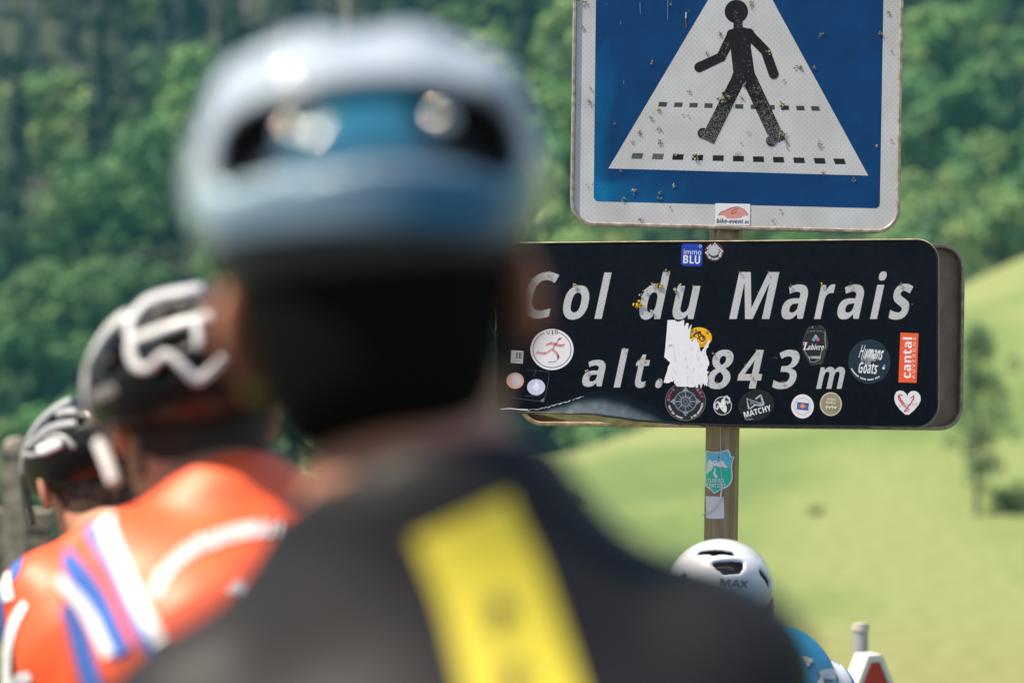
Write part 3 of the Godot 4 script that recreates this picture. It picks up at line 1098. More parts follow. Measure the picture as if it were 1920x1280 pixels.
func name_outline(e: float) -> PackedVector2Array:   # outline of the name panel, drawn in by e
	var out := PackedVector2Array()
	var r := maxf(42.0 - e, 4.0)
	var xr := 1762.0 - e
	var x0 := 929.0 + e
	for i in 13: out.append(Vector2(lerpf(x0 + 14.0, xr - r, i / 12.0), keyed(NAME_TOP, lerpf(x0, xr - r, i / 12.0)) + e))
	for i in 9:
		var a := PI / 2 * (i + 1) / 10.0
		out.append(Vector2(xr - r + r * sin(a), 447.3 + e + r - r * cos(a)))
	out.append(Vector2(xr, 447.3 + e + r))
	for i in 9:
		var a := PI / 2 * i / 9.0
		out.append(Vector2(xr - r + r * cos(a) - 3.0 * sin(a), 803.0 - e - r + r * sin(a)))
	for i in 61:
		var x := lerpf(xr - r - 8.0, x0, i / 60.0)
		out.append(Vector2(x, keyed(NAME_BOTTOM, x) - e))
	for i in 5: out.append(Vector2(x0, lerpf(760.0, 475.0, i / 4.0)))
	return out

func build_name(sign: Node3D):
	shift_z = 0.004
	# face: a sheet cut in columns so that it can follow the dent
	var face := MB.new()
	var outline := name_outline(4.0)
	var cols := 120
	var rows := 44
	var xs := []
	for i in cols + 1: xs.append(lerpf(933.0, 1758.0, float(i) / cols))
	var first := face.v.size()
	for i in cols + 1:
		var x: float = clampf(xs[i], 933.2, 1757.8)
		var top := keyed(NAME_TOP, x) + 4.0
		var bot := keyed(NAME_BOTTOM, x) - 4.0
		var over := x - (1758.0 - 38.0)
		if over > 0.0:
			top += 38.0 - sqrt(maxf(38.0 * 38.0 - over * over, 0.0))
			bot -= 38.0 - sqrt(maxf(38.0 * 38.0 - over * over, 0.0))
		for j in rows + 1:
			var t := float(j) / rows
			var p := Vector2(x, lerpf(top, bot, 1.0 - pow(1.0 - t, 1.5)))
			var sky_sheen := smoothstep(0.0, 0.016, bend(p))
			face.vert(on_name(p, 0.0), Vector3(0, 0, 1), ph(16, 28, 34).lerp(ph(88, 100, 110), sky_sheen * 0.85))  # lighter grey on the dented lip paints in the sky it reflects
	face.sheet(first, cols + 1, rows + 1)
	face.smooth()
	var fm := vmat(0.3)
	fm.metallic_specular = 0.22
	fm.roughness_texture = noise_tex(51, 0.01, Color(0.45, 0.45, 0.45), Color(1, 1, 1), 512, 5)
	fm.uv1_triplanar = true
	fm.uv1_scale = Vector3.ONE * 2.0
	fm.albedo_texture = noise_tex(53, 0.05, Color(0.72, 0.72, 0.72), Color(1, 1, 1), 512, 5)
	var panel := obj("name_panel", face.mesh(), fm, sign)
	# rim and flange
	var rim := MB.new()
	var o := [name_outline(0.0), name_outline(1.6), name_outline(4.0)]
	var n: int = o[0].size()
	var prof := [[0, -0.034, Vector2.ZERO], [0, -0.001, Vector2.ZERO], [1, 0.0012, Vector2.ZERO], [2, 0.0006, Vector2.ZERO]]
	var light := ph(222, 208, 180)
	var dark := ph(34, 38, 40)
	for b in 3:
		for k in n:
			var k2 := (k + 1) % n
			var pts := []
			for w in [[b, k], [b, k2], [b + 1, k2], [b + 1, k]]:
				var q: Vector2 = o[prof[w[0]][0]][w[1]]
				var p := on_name(q, prof[w[0]][1])
				if w[0] == 0:   # where the edge is bent forward its flange leans down with it
					var e := bend(q + Vector2(0, -3))
					p += Vector3(0, -minf(e * 0.75, 0.013), 0)
				pts.append(p)
			var mid: Vector2 = (o[0][k] as Vector2) - Vector2(1345, 625)
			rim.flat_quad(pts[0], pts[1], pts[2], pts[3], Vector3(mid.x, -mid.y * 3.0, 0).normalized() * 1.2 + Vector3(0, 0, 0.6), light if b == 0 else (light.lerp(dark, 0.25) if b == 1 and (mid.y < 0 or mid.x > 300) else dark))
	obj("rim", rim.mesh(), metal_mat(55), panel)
	var back := MB.new()
	var bo := name_outline(3.0)
	var t := Geometry2D.triangulate_polygon(bo)
	for i in range(0, t.size(), 3): back.flat(on_panel(bo[t[i]], -0.012), on_panel(bo[t[i + 1]], -0.012), on_panel(bo[t[i + 2]], -0.012), Vector3(0, 0, -1), light)
	obj("back_sheet", back.mesh(), metal_mat(57), panel)
	# torn, whitened edge of the film along the crease
	var tear := Art.new(on_name, 0.0012)
	var pts := []
	for q in [[938, 767], [955, 765.5], [975, 767.5], [990, 768]]: pts.append(Vector2(q[0], q[1]))
	tear.line(pts, 2.2, ph(225, 222, 220))
	var rr := RandomNumberGenerator.new()
	rr.seed = 12
	var x := 990.0
	while x < 1092.0:
		var y := keyed(BEND, x) + rr.randf_range(-1.0, 1.6)
		tear.line([Vector2(x, y), Vector2(x + rr.randf_range(4, 9), keyed(BEND, x + 6.0) + rr.randf_range(-2.0, 1.0))], rr.randf_range(0.5, 1.3), ph(190, 196, 204), false, false)
		x += rr.randf_range(4, 8)
	obj("torn_film_edge", tear.mb.mesh(), vmat(0.5), panel)
	# letters
	var film := sheet_mat(0.08, 61)
	for w in [["C", 982, 509.9, 1048.6, 597], ["o", 1056, 535, 1105, 599], ["l", 1114.7, 510.8, 1147, 597.3], ["d", 1199, 510, 1256.8, 599], ["u", 1261.5, 536, 1313.6, 599], ["M", 1367.7, 510, 1461.8, 597.7], ["a", 1465.8, 533.2, 1515.5, 598.4], ["r", 1527, 533, 1566.9, 597.7], ["a", 1570.8, 533.2, 1620.5, 598.4], ["i", 1632, 508.7, 1663.3, 597.7], ["s", 1666.8, 532, 1713, 599], ["a", 1092, 674.5, 1135.5, 724.8], ["l", 1150.8, 654, 1178.4, 726], ["t", 1191, 664.7, 1219, 727], [".", 1229, 711, 1242.5, 727], ["8", 1325.8, 655.5, 1375.8, 729], ["4", 1382.8, 655.8, 1432.5, 728], ["3", 1448.4, 655.5, 1499.7, 729], ["m", 1531, 687.6, 1584.8, 728.4]]:
		var edge := Art.new(on_name, 0.0001)
		write(edge, w[0], font_bold, w[1] - 0.5, w[2] - 0.5, w[3] + 0.5, w[4] + 0.7, ph(120, 105, 80), 0.216)
		edge.level = 0.0002
		write(edge, w[0], font_bold, w[1], w[2], w[3], w[4], ph(204, 203, 205), 0.216)
		obj("letter", edge.mb.mesh(), film, panel)
	# lichen along the upper edges of the letters
	var lm := MB.new()
	var yellow := ph(205, 160, 40)
	var pale := ph(190, 186, 172)
	for s in [[1197, 570, 11, yellow, 26], [1237, 537, 9, ph(190, 165, 60), 16], [1253, 511, 5, yellow, 7], [1247, 508, 5, pale, 8], [1226, 534, 7, pale, 10], [1211, 544, 7, pale, 9], [1202, 553, 5, pale, 8], [1222, 584, 6, pale, 9], [1266, 543, 7, pale, 11], [1275, 536, 6, pale, 10], [1300, 536, 4, yellow, 6], [996, 526, 7, pale, 9], [1030, 513, 8, pale, 5], [1078, 536, 8, ph(190, 170, 110), 7], [1100, 541, 4, pale, 5], [1012, 583, 6, ph(170, 120, 60), 6], [1542, 534, 6, yellow, 7], [1710, 572, 4, pale, 4], [1700, 568, 3, pale, 4], [1171, 655, 5, pale, 7], [1205, 672, 5, ph(190, 150, 80), 8], [1199, 677, 4, pale, 6], [1209, 720, 5, ph(170, 150, 110), 6], [1238, 713, 6, pale, 10], [1102, 695, 6, ph(165, 155, 120), 8], [1418, 657, 4, yellow, 5], [1398, 685, 4, pale, 6], [1410, 704, 6, ph(180, 150, 90), 7], [1456, 671, 5, ph(90, 80, 45), 8], [1338, 663, 5, ph(170, 150, 110), 6], [1367, 660, 4, ph(170, 110, 60), 5], [1490, 657, 4, ph(120, 110, 80), 5], [1372, 672, 3, pale, 4], [1467, 716, 5, ph(110, 95, 60), 5], [1345, 718, 4, ph(165, 140, 80), 5], [1421, 548, 3, pale, 5], [1440, 511, 4, ph(120, 110, 80), 6], [1388, 511, 6, ph(120, 110, 85), 6], [1485, 536, 6, ph(110, 100, 75), 6], [1595, 536, 6, ph(110, 100, 75), 6], [1690, 535, 6, ph(110, 100, 75), 6]]: lichen(lm, on_name, s[0], s[1], s[2], s[4], s[3], rr, 0.0016)
	for i in 70: lichen(lm, on_name, rr.randf_range(960, 1750), rr.randf_range(460, 790), rr.randf_range(0.6, 1.4), 1, ph(120, 125, 125), rr, 0.0006)
	obj("lichen", lm.mesh(), vmat(0.95), panel).set_meta("kind", "stuff")
	name_stickers(panel)

func stick(called: String, art: Art, panel: Node3D, label: String, rough := 0.38):
	obj(called, art.mb.mesh(), vmat(rough), panel).set_meta("label", label)

func name_stickers(panel: Node3D):
	var white := ph(232, 229, 232)
	var a := Art.new(on_name)
	a.rect(1277.5, 456.5, 1317.5, 498.8, ph(0, 58, 168), 0.035, 6.0)
	write(a, "immo", font_plain, 1282.5, 467.5, 1315, 477, white, 0.0, 0.035)
	write(a, "BLU", font_bold, 1281.5, 478.5, 1313, 494, white, 0.0, 0.035)
	a.ring(Vector2(1313.3, 461.4), 2.3, 2.3, 0.7, white)
	stick("sticker", a, panel, "blue rounded square sticker reading immo BLU")
	# checkered round sticker with a plain grey ball
	a = Art.new(on_name)
	a.oval(Vector2(1339.3, 472), 17.2, 17.6, ph(150, 45, 50))
	a.oval(Vector2(1339.3, 472), 16.4, 16.8, ph(20, 18, 20))
	for i in 12:
		for j in 12:
			if (i + j) % 2 == 0:
				var o := Vector2(1339.3 + (i - 5.5) * 2.75, 472 + (j - 5.5) * 2.75)
				if o.distance_to(Vector2(1339.3, 472)) < 15.2 and o.y < 477.0: a.rect(o.x - 1.37, o.y - 1.37, o.x + 1.37, o.y + 1.37, white, 0.0)
	a.oval(Vector2(1338.8, 470.5), 10.4, 10.4, ph(120, 118, 122))
	a.oval(Vector2(1338.4, 469.6), 9.6, 9.4, ph(188, 187, 192))
	write_arc(a, "www.clubby.fr", font_bold, Vector2(1339.3, 472), 13.4, PI * 0.98, PI * 0.02, 4.6, 2.6, white, true)
	stick("sticker", a, panel, "round black and white checkered sticker with a grey ball")
	# VIB
	a = Art.new(on_name)
	var o := Vector2(1035, 655)
	a.oval(o, 40.5, 38.6, ph(236, 230, 230))
	var ink := ph(40, 36, 42)
	a.ring(o, 35.8, 34.0, 1.3, ink, -PI * 0.39, PI * 1.37)
	write(a, "V", font_plain, 1024.5, 619.5, 1031.5, 627.5, ink, 0.0, -0.06)
	write(a, "I", font_serif, 1034, 619, 1038, 626.8, ink, 0.0, -0.06)
	write(a, "B", font_plain, 1040.5, 618, 1046, 626, ink, 0.0, -0.06)
	var rr := RandomNumberGenerator.new()
	rr.seed = 3
	var red := ph(222, 84, 76)
	for s in [[[1006, 660], [1016, 662], [1024, 662], [1036, 653], [1042, 645], [1047, 636], [1052, 634]], [[1024, 646], [1033, 643], [1042, 645], [1050, 648], [1058, 646]], [[1036, 655], [1042, 660], [1046, 666], [1047, 671], [1045, 673]]]:
		for i in s.size() - 1:
			for k in 7:
				var t := (k + rr.randf()) / 7.0
				var p := Vector2(s[i][0], s[i][1]).lerp(Vector2(s[i + 1][0], s[i + 1][1]), t)
				var l := rr.randf_range(2.0, 4.0)
				a.line([p + Vector2(-0.4, 0.8) * l, p + Vector2(0.5, -0.8) * l], 0.75, red.lerp(ph(236, 150, 140), rr.randf() * 0.6), false, false)
	a.level += 0.0003
	a.line([Vector2(1028, 678.8), Vector2(1036, 678), Vector2(1043, 677)], 1.0, ink)
	stick("sticker", a, panel, "large white round sticker with red running scribble and the letters VIB")
	# IE
	a = Art.new(on_name)
	a.rect(958, 657, 981, 681, ph(205, 200, 198), 0.06)
	write(a, "IE", font_bold, 967, 661, 979, 671.5, ph(40, 38, 40), 0.0, 0.06)
	a.line([Vector2(964, 676), Vector2(977, 677)], 1.2, ph(150, 145, 145))
	stick("sticker", a, panel, "small whitish rectangular sticker with black letters IE")
	# peach and lavender discs under clear film
	a = Art.new(on_name)
	a.oval(Vector2(966, 713.5), 16.4, 15.0, ph(226, 170, 150))
	a.fill(PackedVector2Array([Vector2(961, 703), Vector2(970, 702), Vector2(977, 708), Vector2(978, 718), Vector2(970, 724), Vector2(961, 722), Vector2(958, 713)]), ph(214, 198, 206))
	stick("sticker", a, panel, "small peach coloured round sticker")
	a = Art.new(on_name)
	a.oval(Vector2(1005.3, 725.6), 16.9, 15.1, ph(205, 206, 228))
	a.fill(PackedVector2Array([Vector2(1006, 714), Vector2(1010, 722), Vector2(1012.5, 728), Vector2(1008, 732), Vector2(1002, 731), Vector2(998, 727), Vector2(1002, 721)]), ph(240, 240, 248))
	a.line([Vector2(999, 731), Vector2(1004, 727), Vector2(1010, 729), Vector2(1008, 723)], 1.2, ph(190, 192, 220))
	stick("sticker", a, panel, "small lavender round sticker with a white drop")
	a = Art.new(on_name, 0.0011)
	for s in [[[989, 693], [1030, 697], [1027, 722], [1020, 753], [986, 749], [960, 745]], [[1005, 695], [1001, 704]], [[984, 742], [1012, 742]]]:
		var p := []
		for q in s: p.append(Vector2(q[0], q[1]))
		a.line(p, 0.7, ph(84, 92, 98))
	a.fill(PackedVector2Array([Vector2(1012, 752), Vector2(1020.5, 745), Vector2(1019, 753.5)]), ph(110, 118, 124))
	stick("clear_film_edge", a, panel, "edge of a clear film square round two small discs")
	# yellow sticker, then the torn white paper over it
	a = Art.new(on_name)
	var yc := Vector2(1312, 632)
	a.oval(yc, 23.2, 18.6, ph(246, 180, 8), 0.12)
	var blk := ph(38, 32, 14)
	a.ring(Vector2(1301, 635), 5.0, 5.0, 1.6, blk)
	a.ring(Vector2(1317, 634), 5.2, 5.0, 2.2, blk)
	a.line([Vector2(1300, 629), Vector2(1306, 624), Vector2(1312, 624.5), Vector2(1318, 630), Vector2(1319, 635)], 3.0, blk)
	a.line([Vector2(1309, 626), Vector2(1311, 633), Vector2(1304, 636)], 2.2, blk)
	a.oval(Vector2(1312, 622.6), 3.0, 2.2, blk)
	write(a, ".C.G.", font_bold, 1296, 617.5, 1309.5, 622.5, blk, 0.0, -0.15)
	write(a, "23", font_bold, 1324, 620.5, 1329.5, 625.5, blk, 0.0, 0.45)
	a.line([Vector2(1310, 647), Vector2(1317, 646), Vector2(1325, 641.5)], 1.3, ph(176, 120, 10))
	stick("sticker", a, panel, "yellow round sticker with a black cyclist, half covered by torn paper")
	a = Art.new(on_name, 0.0011)
	var tp := PackedVector2Array()
	for q in [[118, 0], [255, -2], [268, 20], [285, 15], [303, 38], [320, 22], [345, 24], [375, 12], [388, -2], [425, -2], [422, 60], [428, 128], [446, 92], [462, 52], [478, 62], [488, 48], [508, 62], [500, 120], [498, 185], [520, 140], [538, 105], [556, 86], [566, 92], [552, 130], [540, 200], [530, 270], [525, 345], [532, 360], [548, 335], [558, 345], [566, 405], [590, 378], [620, 350], [645, 318], [655, 340], [668, 380], [690, 430], [712, 490], [720, 565], [742, 585], [770, 540], [810, 480], [850, 420], [876, 362], [893, 358], [898, 385], [880, 430], [872, 495], [840, 520], [826, 570], [830, 640], [850, 665], [862, 705], [888, 780], [880, 850], [858, 838], [862, 885], [842, 910], [846, 940], [880, 950], [876, 975], [850, 985], [858, 1050], [868, 1120], [846, 1170], [858, 1195], [838, 1225], [820, 1185], [800, 1215], [788, 1170], [760, 1180], [752, 1225], [738, 1262], [712, 1190], [690, 1175], [672, 1250], [640, 1248], [630, 1205], [605, 1240], [520, 1238], [495, 1225], [430, 1230], [280, 1222], [268, 1185], [240, 1165], [238, 1105], [205, 1140], [180, 1130], [160, 1150], [130, 1165], [118, 1155], [100, 1170], [85, 1150], [52, 1158], [48, 1135], [62, 1080], [85, 1010], [110, 940], [125, 860], [150, 820], [165, 778], [120, 745], [75, 695], [55, 690], [75, 520], [90, 340], [105, 170]]: tp.append(Vector2(1240.0 + q[0] * 0.10152, 600.0 + q[1] * 0.10152))
	a.fill(tp, ph(236, 233, 236))
	for i in 130:   # layers of fibre left by peeling
		var p := Vector2(rr.randf_range(1252, 1322), rr.randf_range(640, 718))
		var l := rr.randf_range(2.0, 9.0)
		if Geometry2D.is_point_in_polygon(p, tp) and Geometry2D.is_point_in_polygon(p + Vector2(rr.randfn() * 0.8, l), tp): a.line([p, p + Vector2(rr.randfn() * 0.8, l * 0.5), p + Vector2(rr.randfn() * 0.8, l)], rr.randf_range(0.4, 1.6), ph(200, 197, 202).lerp(ph(246, 244, 246), rr.randf()), false, false)
	stick("torn_paper", a, panel, "torn white paper remnant with ragged right edge", 0.9)
	# compass rose
	a = Art.new(on_name)
	o = Vector2(1285.6, 752.6)
	a.oval(o, 38.2, 36.2, ph(120, 116, 118))
	a.oval(o, 37.2, 35.2, ph(22, 26, 32))
	var steel := ph(142, 150, 162)
	for i in 16:
		var t := TAU * i / 16.0
		var u := Vector2(cos(t), sin(t) * 0.95)
		var p := u.orthogonal()
		var big := i % 4 == 0
		a.fill(PackedVector2Array([o + u * 8.4 + p * 1.6, o + u * (29.0 if big else (23.0 if i % 2 == 0 else 19.0)), o + u * 8.4 - p * 1.6]), steel if i % 2 == 0 else ph(100, 110, 122))
		if big:
			a.oval(o + u * 22.0 + p * 2.6, 2.6, 2.6, steel, 0.0, 10)
			a.oval(o + u * 22.0 - p * 2.6, 2.6, 2.6, steel, 0.0, 10)
			a.oval(o + u * 26.0, 2.2, 2.2, steel, 0.0, 10)
	a.ring(o, 20.5, 19.6, 1.3, steel)
	a.ring(o, 18.4, 17.6, 0.7, ph(100, 110, 122))
	a.ring(o, 8.2, 7.9, 1.3, steel)
	a.ring(o, 5.6, 5.4, 0.8, ph(100, 110, 122))
	a.ring(o, 3.4, 3.2, 1.1, steel)
	write_arc(a, "my-w", font_serif, o, 32.0, PI * 1.0, PI * 1.28, 6.6, 5.4, ph(222, 92, 122))
	write_arc(a, "ney", font_serif, o, 31.6, -PI * 0.28, -PI * 0.06, 6.6, 5.4, ph(222, 92, 122))
	write_arc(a, "where the journey", font_bold, o, 31.6, PI * 0.93, PI * 0.55, 4.4, 2.1, white, true)
	write_arc(a, "is the destination", font_bold, o, 31.6, PI * 0.40, PI * 0.03, 4.4, 2.1, white, true)
	stick("sticker", a, panel, "round dark sticker with a grey compass rose below the torn paper")
	# ram
	a = Art.new(on_name)
	o = Vector2(1355, 760)
	a.oval(o + Vector2(0.3, 0.6), 17.4, 17.6, ph(205, 205, 210))
	a.oval(o + Vector2(0.3, 0.6), 16.0, 16.2, ph(22, 24, 28))
	a.fill(PackedVector2Array([Vector2(1345, 752), Vector2(1352, 757), Vector2(1353, 750), Vector2(1357, 746), Vector2(1361, 752), Vector2(1361, 758), Vector2(1363, 764), Vector2(1362.6, 771), Vector2(1360, 774), Vector2(1354, 769), Vector2(1350, 764)]), white)
	a.line([Vector2(1352, 757), Vector2(1346, 753), Vector2(1340.5, 757), Vector2(1341, 764), Vector2(1345, 767), Vector2(1348, 763), Vector2(1345, 760.5)], 3.0, ph(214, 214, 220))
	a.line([Vector2(1358, 751), Vector2(1359, 744), Vector2(1363, 742.5), Vector2(1368, 747), Vector2(1368, 754), Vector2(1364.5, 756), Vector2(1363, 751.5)], 3.0, ph(214, 214, 220))
	a.line([Vector2(1353.5, 763.5), Vector2(1356, 764.5)], 1.0, ink)
	a.line([Vector2(1359, 760), Vector2(1360, 758)], 1.0, ink)
	stick("sticker", a, panel, "small black badge with a white ram's head")
	# MATCHY
	a = Art.new(on_name)
	o = Vector2(1418.5, 759)
	a.oval(o, 33.2, 28.0, ph(34, 40, 42), -0.25)
	a.oval(o, 32.6, 27.4, ph(7, 9, 12), -0.25)
	var z := func(x: float, y: float) -> Vector2: return Vector2(1380.0 + x * 0.109375, 725.0 + y * 0.109375)
	var pale := ph(176, 184, 196)
	a.line([z.call(225, 380), z.call(190, 205), z.call(435, 285), z.call(430, 140), z.call(478, 305)], 3.6, pale)
	a.line([z.call(245, 375), z.call(330, 310), z.call(445, 318), z.call(478, 295)], 3.0, pale)
	a.line([z.call(340, 210), z.call(430, 140)], 3.0, pale)
	a.line([z.call(262, 310), z.call(255, 260), z.call(330, 300)], 1.4, pale)
	a.line([z.call(205, 205), z.call(415, 272)], 1.0, ph(10, 12, 15))
	write(a, "MATCHY", font_bold, 1394.5, 765.5, 1446.5, 776.5, white, 0.0, -0.27)
	for i in 8: a.rect(1397 + i * 1.9, 784 + (i % 3) * 1.2, 1398.6 + i * 1.9, 785.4 + (i % 3) * 1.2, ph(180, 180, 180))
	stick("sticker", a, panel, "black oval sticker with an impossible letter M and the word MATCHY")
	# disc with a blue flag
	a = Art.new(on_name)
	o = Vector2(1505.2, 761.6)
	a.oval(o, 21.2, 22.6, ph(232, 225, 230))
	a.ring(o, 14.6, 15.8, 0.6, ph(130, 124, 130))
	a.rect(1494.8, 754.6, 1516.6, 768.2, ph(18, 84, 158), 0.10)
	a.oval(o + Vector2(0.2, -0.4), 4.9, 4.7, ph(232, 122, 76))
	write(a, "S", font_plain, 1496.5, 758.5, 1500, 765, ph(120, 170, 210), 0.0, 0.10)
	write(a, "S", font_plain, 1511.0, 760, 1514.5, 766.5, ph(120, 170, 210), 0.0, 0.10)
	a.rect(1503.4, 760.2, 1507.2, 762.4, ph(245, 190, 160), -0.3)
	stick("sticker", a, panel, "white round sticker with a small blue rectangle and orange dot")
	# tan disc
	a = Art.new(on_name)
	o = Vector2(1558.4, 757.3)
	a.oval(o, 20.6, 22.2, ph(205, 196, 170))
	a.oval(o, 18.4, 20.0, ph(152, 141, 108))
	var cream := ph(222, 214, 202)
	write(a, "Les Bons", font_bold, 1551, 745.5, 1568.5, 751, cream, 0.0, 0.10)
	for i in 8: a.rect(1549.6 + i * 2.3, 751.7 + i * 0.22 + (0.0 if i in [0, 3, 4] else 1.2), 1551.2 + i * 2.3, 755.8 + i * 0.22, cream, 0.10)
	for i in 4:
		a.oval(Vector2(1550.5 + i * 5.4, 762.5 + (i % 2) * 0.8), 2.3, 1.9, cream, 0.0, 12)
		a.rect(1549.5 + i * 5.4, 764, 1551.6 + i * 5.4, 767, cream)
	stick("sticker", a, panel, "tan round sticker with a cream rim")
	# torn hexagonal label
	a = Art.new(on_name)
	z = func(x: float, y: float) -> Vector2: return Vector2(1440.0 + x * 0.16667, 600.0 + y * 0.16667)
	a.fill(PackedVector2Array([z.call(455, 75), z.call(600, 55), z.call(650, 105), z.call(682, 260), z.call(665, 340), z.call(610, 500), z.call(480, 508), z.call(395, 350), z.call(385, 245)]), ph(40, 46, 46))
	a.fill(PackedVector2Array([z.call(470, 95), z.call(500, 62), z.call(570, 62), z.call(640, 110), z.call(655, 310), z.call(605, 345), z.call(598, 440), z.call(490, 478), z.call(445, 390), z.call(400, 330), z.call(392, 262), z.call(440, 150)]), ph(6, 7, 9))
	var glare := ph(170, 172, 172)
	a.line([z.call(645, 130), z.call(645, 240), z.call(655, 305), z.call(602, 348), z.call(592, 410)], 1.0, glare)
	a.line([z.call(410, 335), z.call(438, 388), z.call(465, 420), z.call(480, 470), z.call(530, 470), z.call(590, 438)], 0.9, glare)
	a.fill(PackedVector2Array([z.call(490, 90), z.call(515, 65), z.call(508, 85)]), glare)
	for i in 14:   # print too small to read
		var t := -PI * 0.60 + PI * 0.21 * i / 13.0
		var c: Vector2 = z.call(545, 420) + Vector2(50, 0).rotated(t)
		if i % 5 != 1: a.rect(c.x - 0.6, c.y - 0.8, c.x + 0.6, c.y + 0.8, ph(150, 150, 150), t + PI / 2)
	for s in [[540, 185, ph(130, 170, 190)], [516, 218, ph(110, 150, 176)], [562, 218, ph(214, 96, 120)]]: a.fill(PackedVector2Array([z.call(s[0], s[1] - 26), z.call(s[0] + 24, s[1]), z.call(s[0], s[1] + 26), z.call(s[0] - 24, s[1])]), s[2])
	write(a, "L", font_serif, 1505.5, 641.5, 1516.5, 655.5, white, 0.25)
	write(a, "abiere", font_serif, 1515.0, 645.0, 1545.5, 655.5, white, 0.25)
	a.line([z.call(440, 255), z.call(405, 250), z.call(398, 275), z.call(440, 275)], 1.2, white)
	write(a, "L'UNIQUE", font_bold, 1517, 667.5, 1539.5, 673, white)
	stick("sticker", a, panel, "glossy black hexagonal sticker with white script, peeling at the edges", 0.15)
	# teal disc
	a = Art.new(on_name)
	o = Vector2(1630.6, 678)
	a.oval(o, 39.0, 41.2, ph(46, 66, 70))
	a.oval(o, 38.2, 40.4, ph(4, 36, 50))
	write(a, "Humans", font_plain, 1611.5, 648.5, 1657.5, 673.0, white, 0.18, 0.12)
	write(a, "umans", font_bold, 1623.0, 657.0, 1656.5, 671.5, white, 0.18, 0.12)
	write(a, "SCREAMING", font_plain, 1614.5, 670.5, 1642.5, 676.5, white, 0.1, 0.05)
	write(a, "LIKE", font_plain, 1622.5, 677.0, 1633.5, 681.8, white, 0.1, 0.0)
	a.line([Vector2(1622, 682.6), Vector2(1648, 685.6)], 1.0, white)
	write(a, "Goats", font_bold, 1610.5, 679.0, 1646, 700.5, white, 0.12, 0.05)
	for i in 26:   # print too small to read
		var t := lerpf(PI * 0.86, PI * 0.32, i / 25.0)
		var c := o + Vector2(-1, -2) + Vector2(35.5, 0).rotated(t)
		if not i in [9, 15, 21]: a.rect(c.x - 0.85, c.y - (1.4 if i % 3 else 1.1), c.x + 0.85, c.y + 1.4, white, t - PI / 2)
	a.rect(1656.5, 683.5, 1660.5, 687.5, ph(70, 160, 215), 0.15)
	a.rect(1654.8, 688.0, 1659.2, 692.0, white, 0.3)
	stick("sticker", a, panel, "dark teal round sticker reading Humans screaming like Goats")
	# cantal
	a = Art.new(on_name)
	a.fill(PackedVector2Array([Vector2(1689, 623.3), Vector2(1723, 624.7), Vector2(1719.2, 717.6), Vector2(1685.4, 716.4)]), ph(244, 92, 44))
	write(a, "cantal", font_bold, 1662.5, 661.5, 1739.0, 679.5, ph(244, 238, 240), 0.0, -PI / 2 + 0.035)
	write(a, "A U V E R G N E", font_plain, 1675.5, 667.8, 1753.0, 674.0, ph(240, 226, 222), 0.0, -PI / 2 + 0.035)
	stick("sticker", a, panel, "orange upright sticker reading cantal AUVERGNE")
	# heart
	a = Art.new(on_name)
	z = func(x: float, y: float) -> Vector2: return Vector2(1440.0 + x * 0.16667, 600.0 + y * 0.16667)
	var h := PackedVector2Array()
	for q in [[1572, 858], [1582, 825], [1610, 800], [1655, 795], [1695, 815], [1720, 855], [1722, 900], [1700, 950], [1650, 1010], [1585, 1066], [1570, 1058], [1555, 1066], [1490, 1010], [1440, 940], [1425, 890], [1428, 845], [1450, 805], [1490, 790], [1530, 800], [1560, 828]]: h.append(z.call(q[0], q[1]))
	a.fill(h, ph(232, 228, 230))
	var crimson := ph(206, 50, 74)
	a.line([z.call(1520, 850), z.call(1490, 835), z.call(1468, 850), z.call(1475, 890), z.call(1510, 940), z.call(1560, 985), z.call(1590, 1000), z.call(1575, 1020), z.call(1535, 1028)], 2.0, crimson)
	a.line([z.call(1480, 850), z.call(1500, 900), z.call(1540, 945)], 2.6, crimson)
	a.line([z.call(1610, 880), z.call(1640, 850), z.call(1640, 880), z.call(1615, 930), z.call(1570, 985), z.call(1535, 1025)], 1.9, crimson)
	a.line([z.call(1632, 852), z.call(1645, 845), z.call(1640, 900)], 1.6, crimson)
	for i in 10: a.rect(z.call(1482 + i * 20.5, 0).x, z.call(0, 965 - i * 3.2).y - 1.2, z.call(1482 + i * 20.5, 0).x + 1.5, z.call(0, 965 - i * 3.2).y + 1.2, ph(205, 130, 140))
	stick("sticker", a, panel, "white heart shaped sticker with a red swirl")

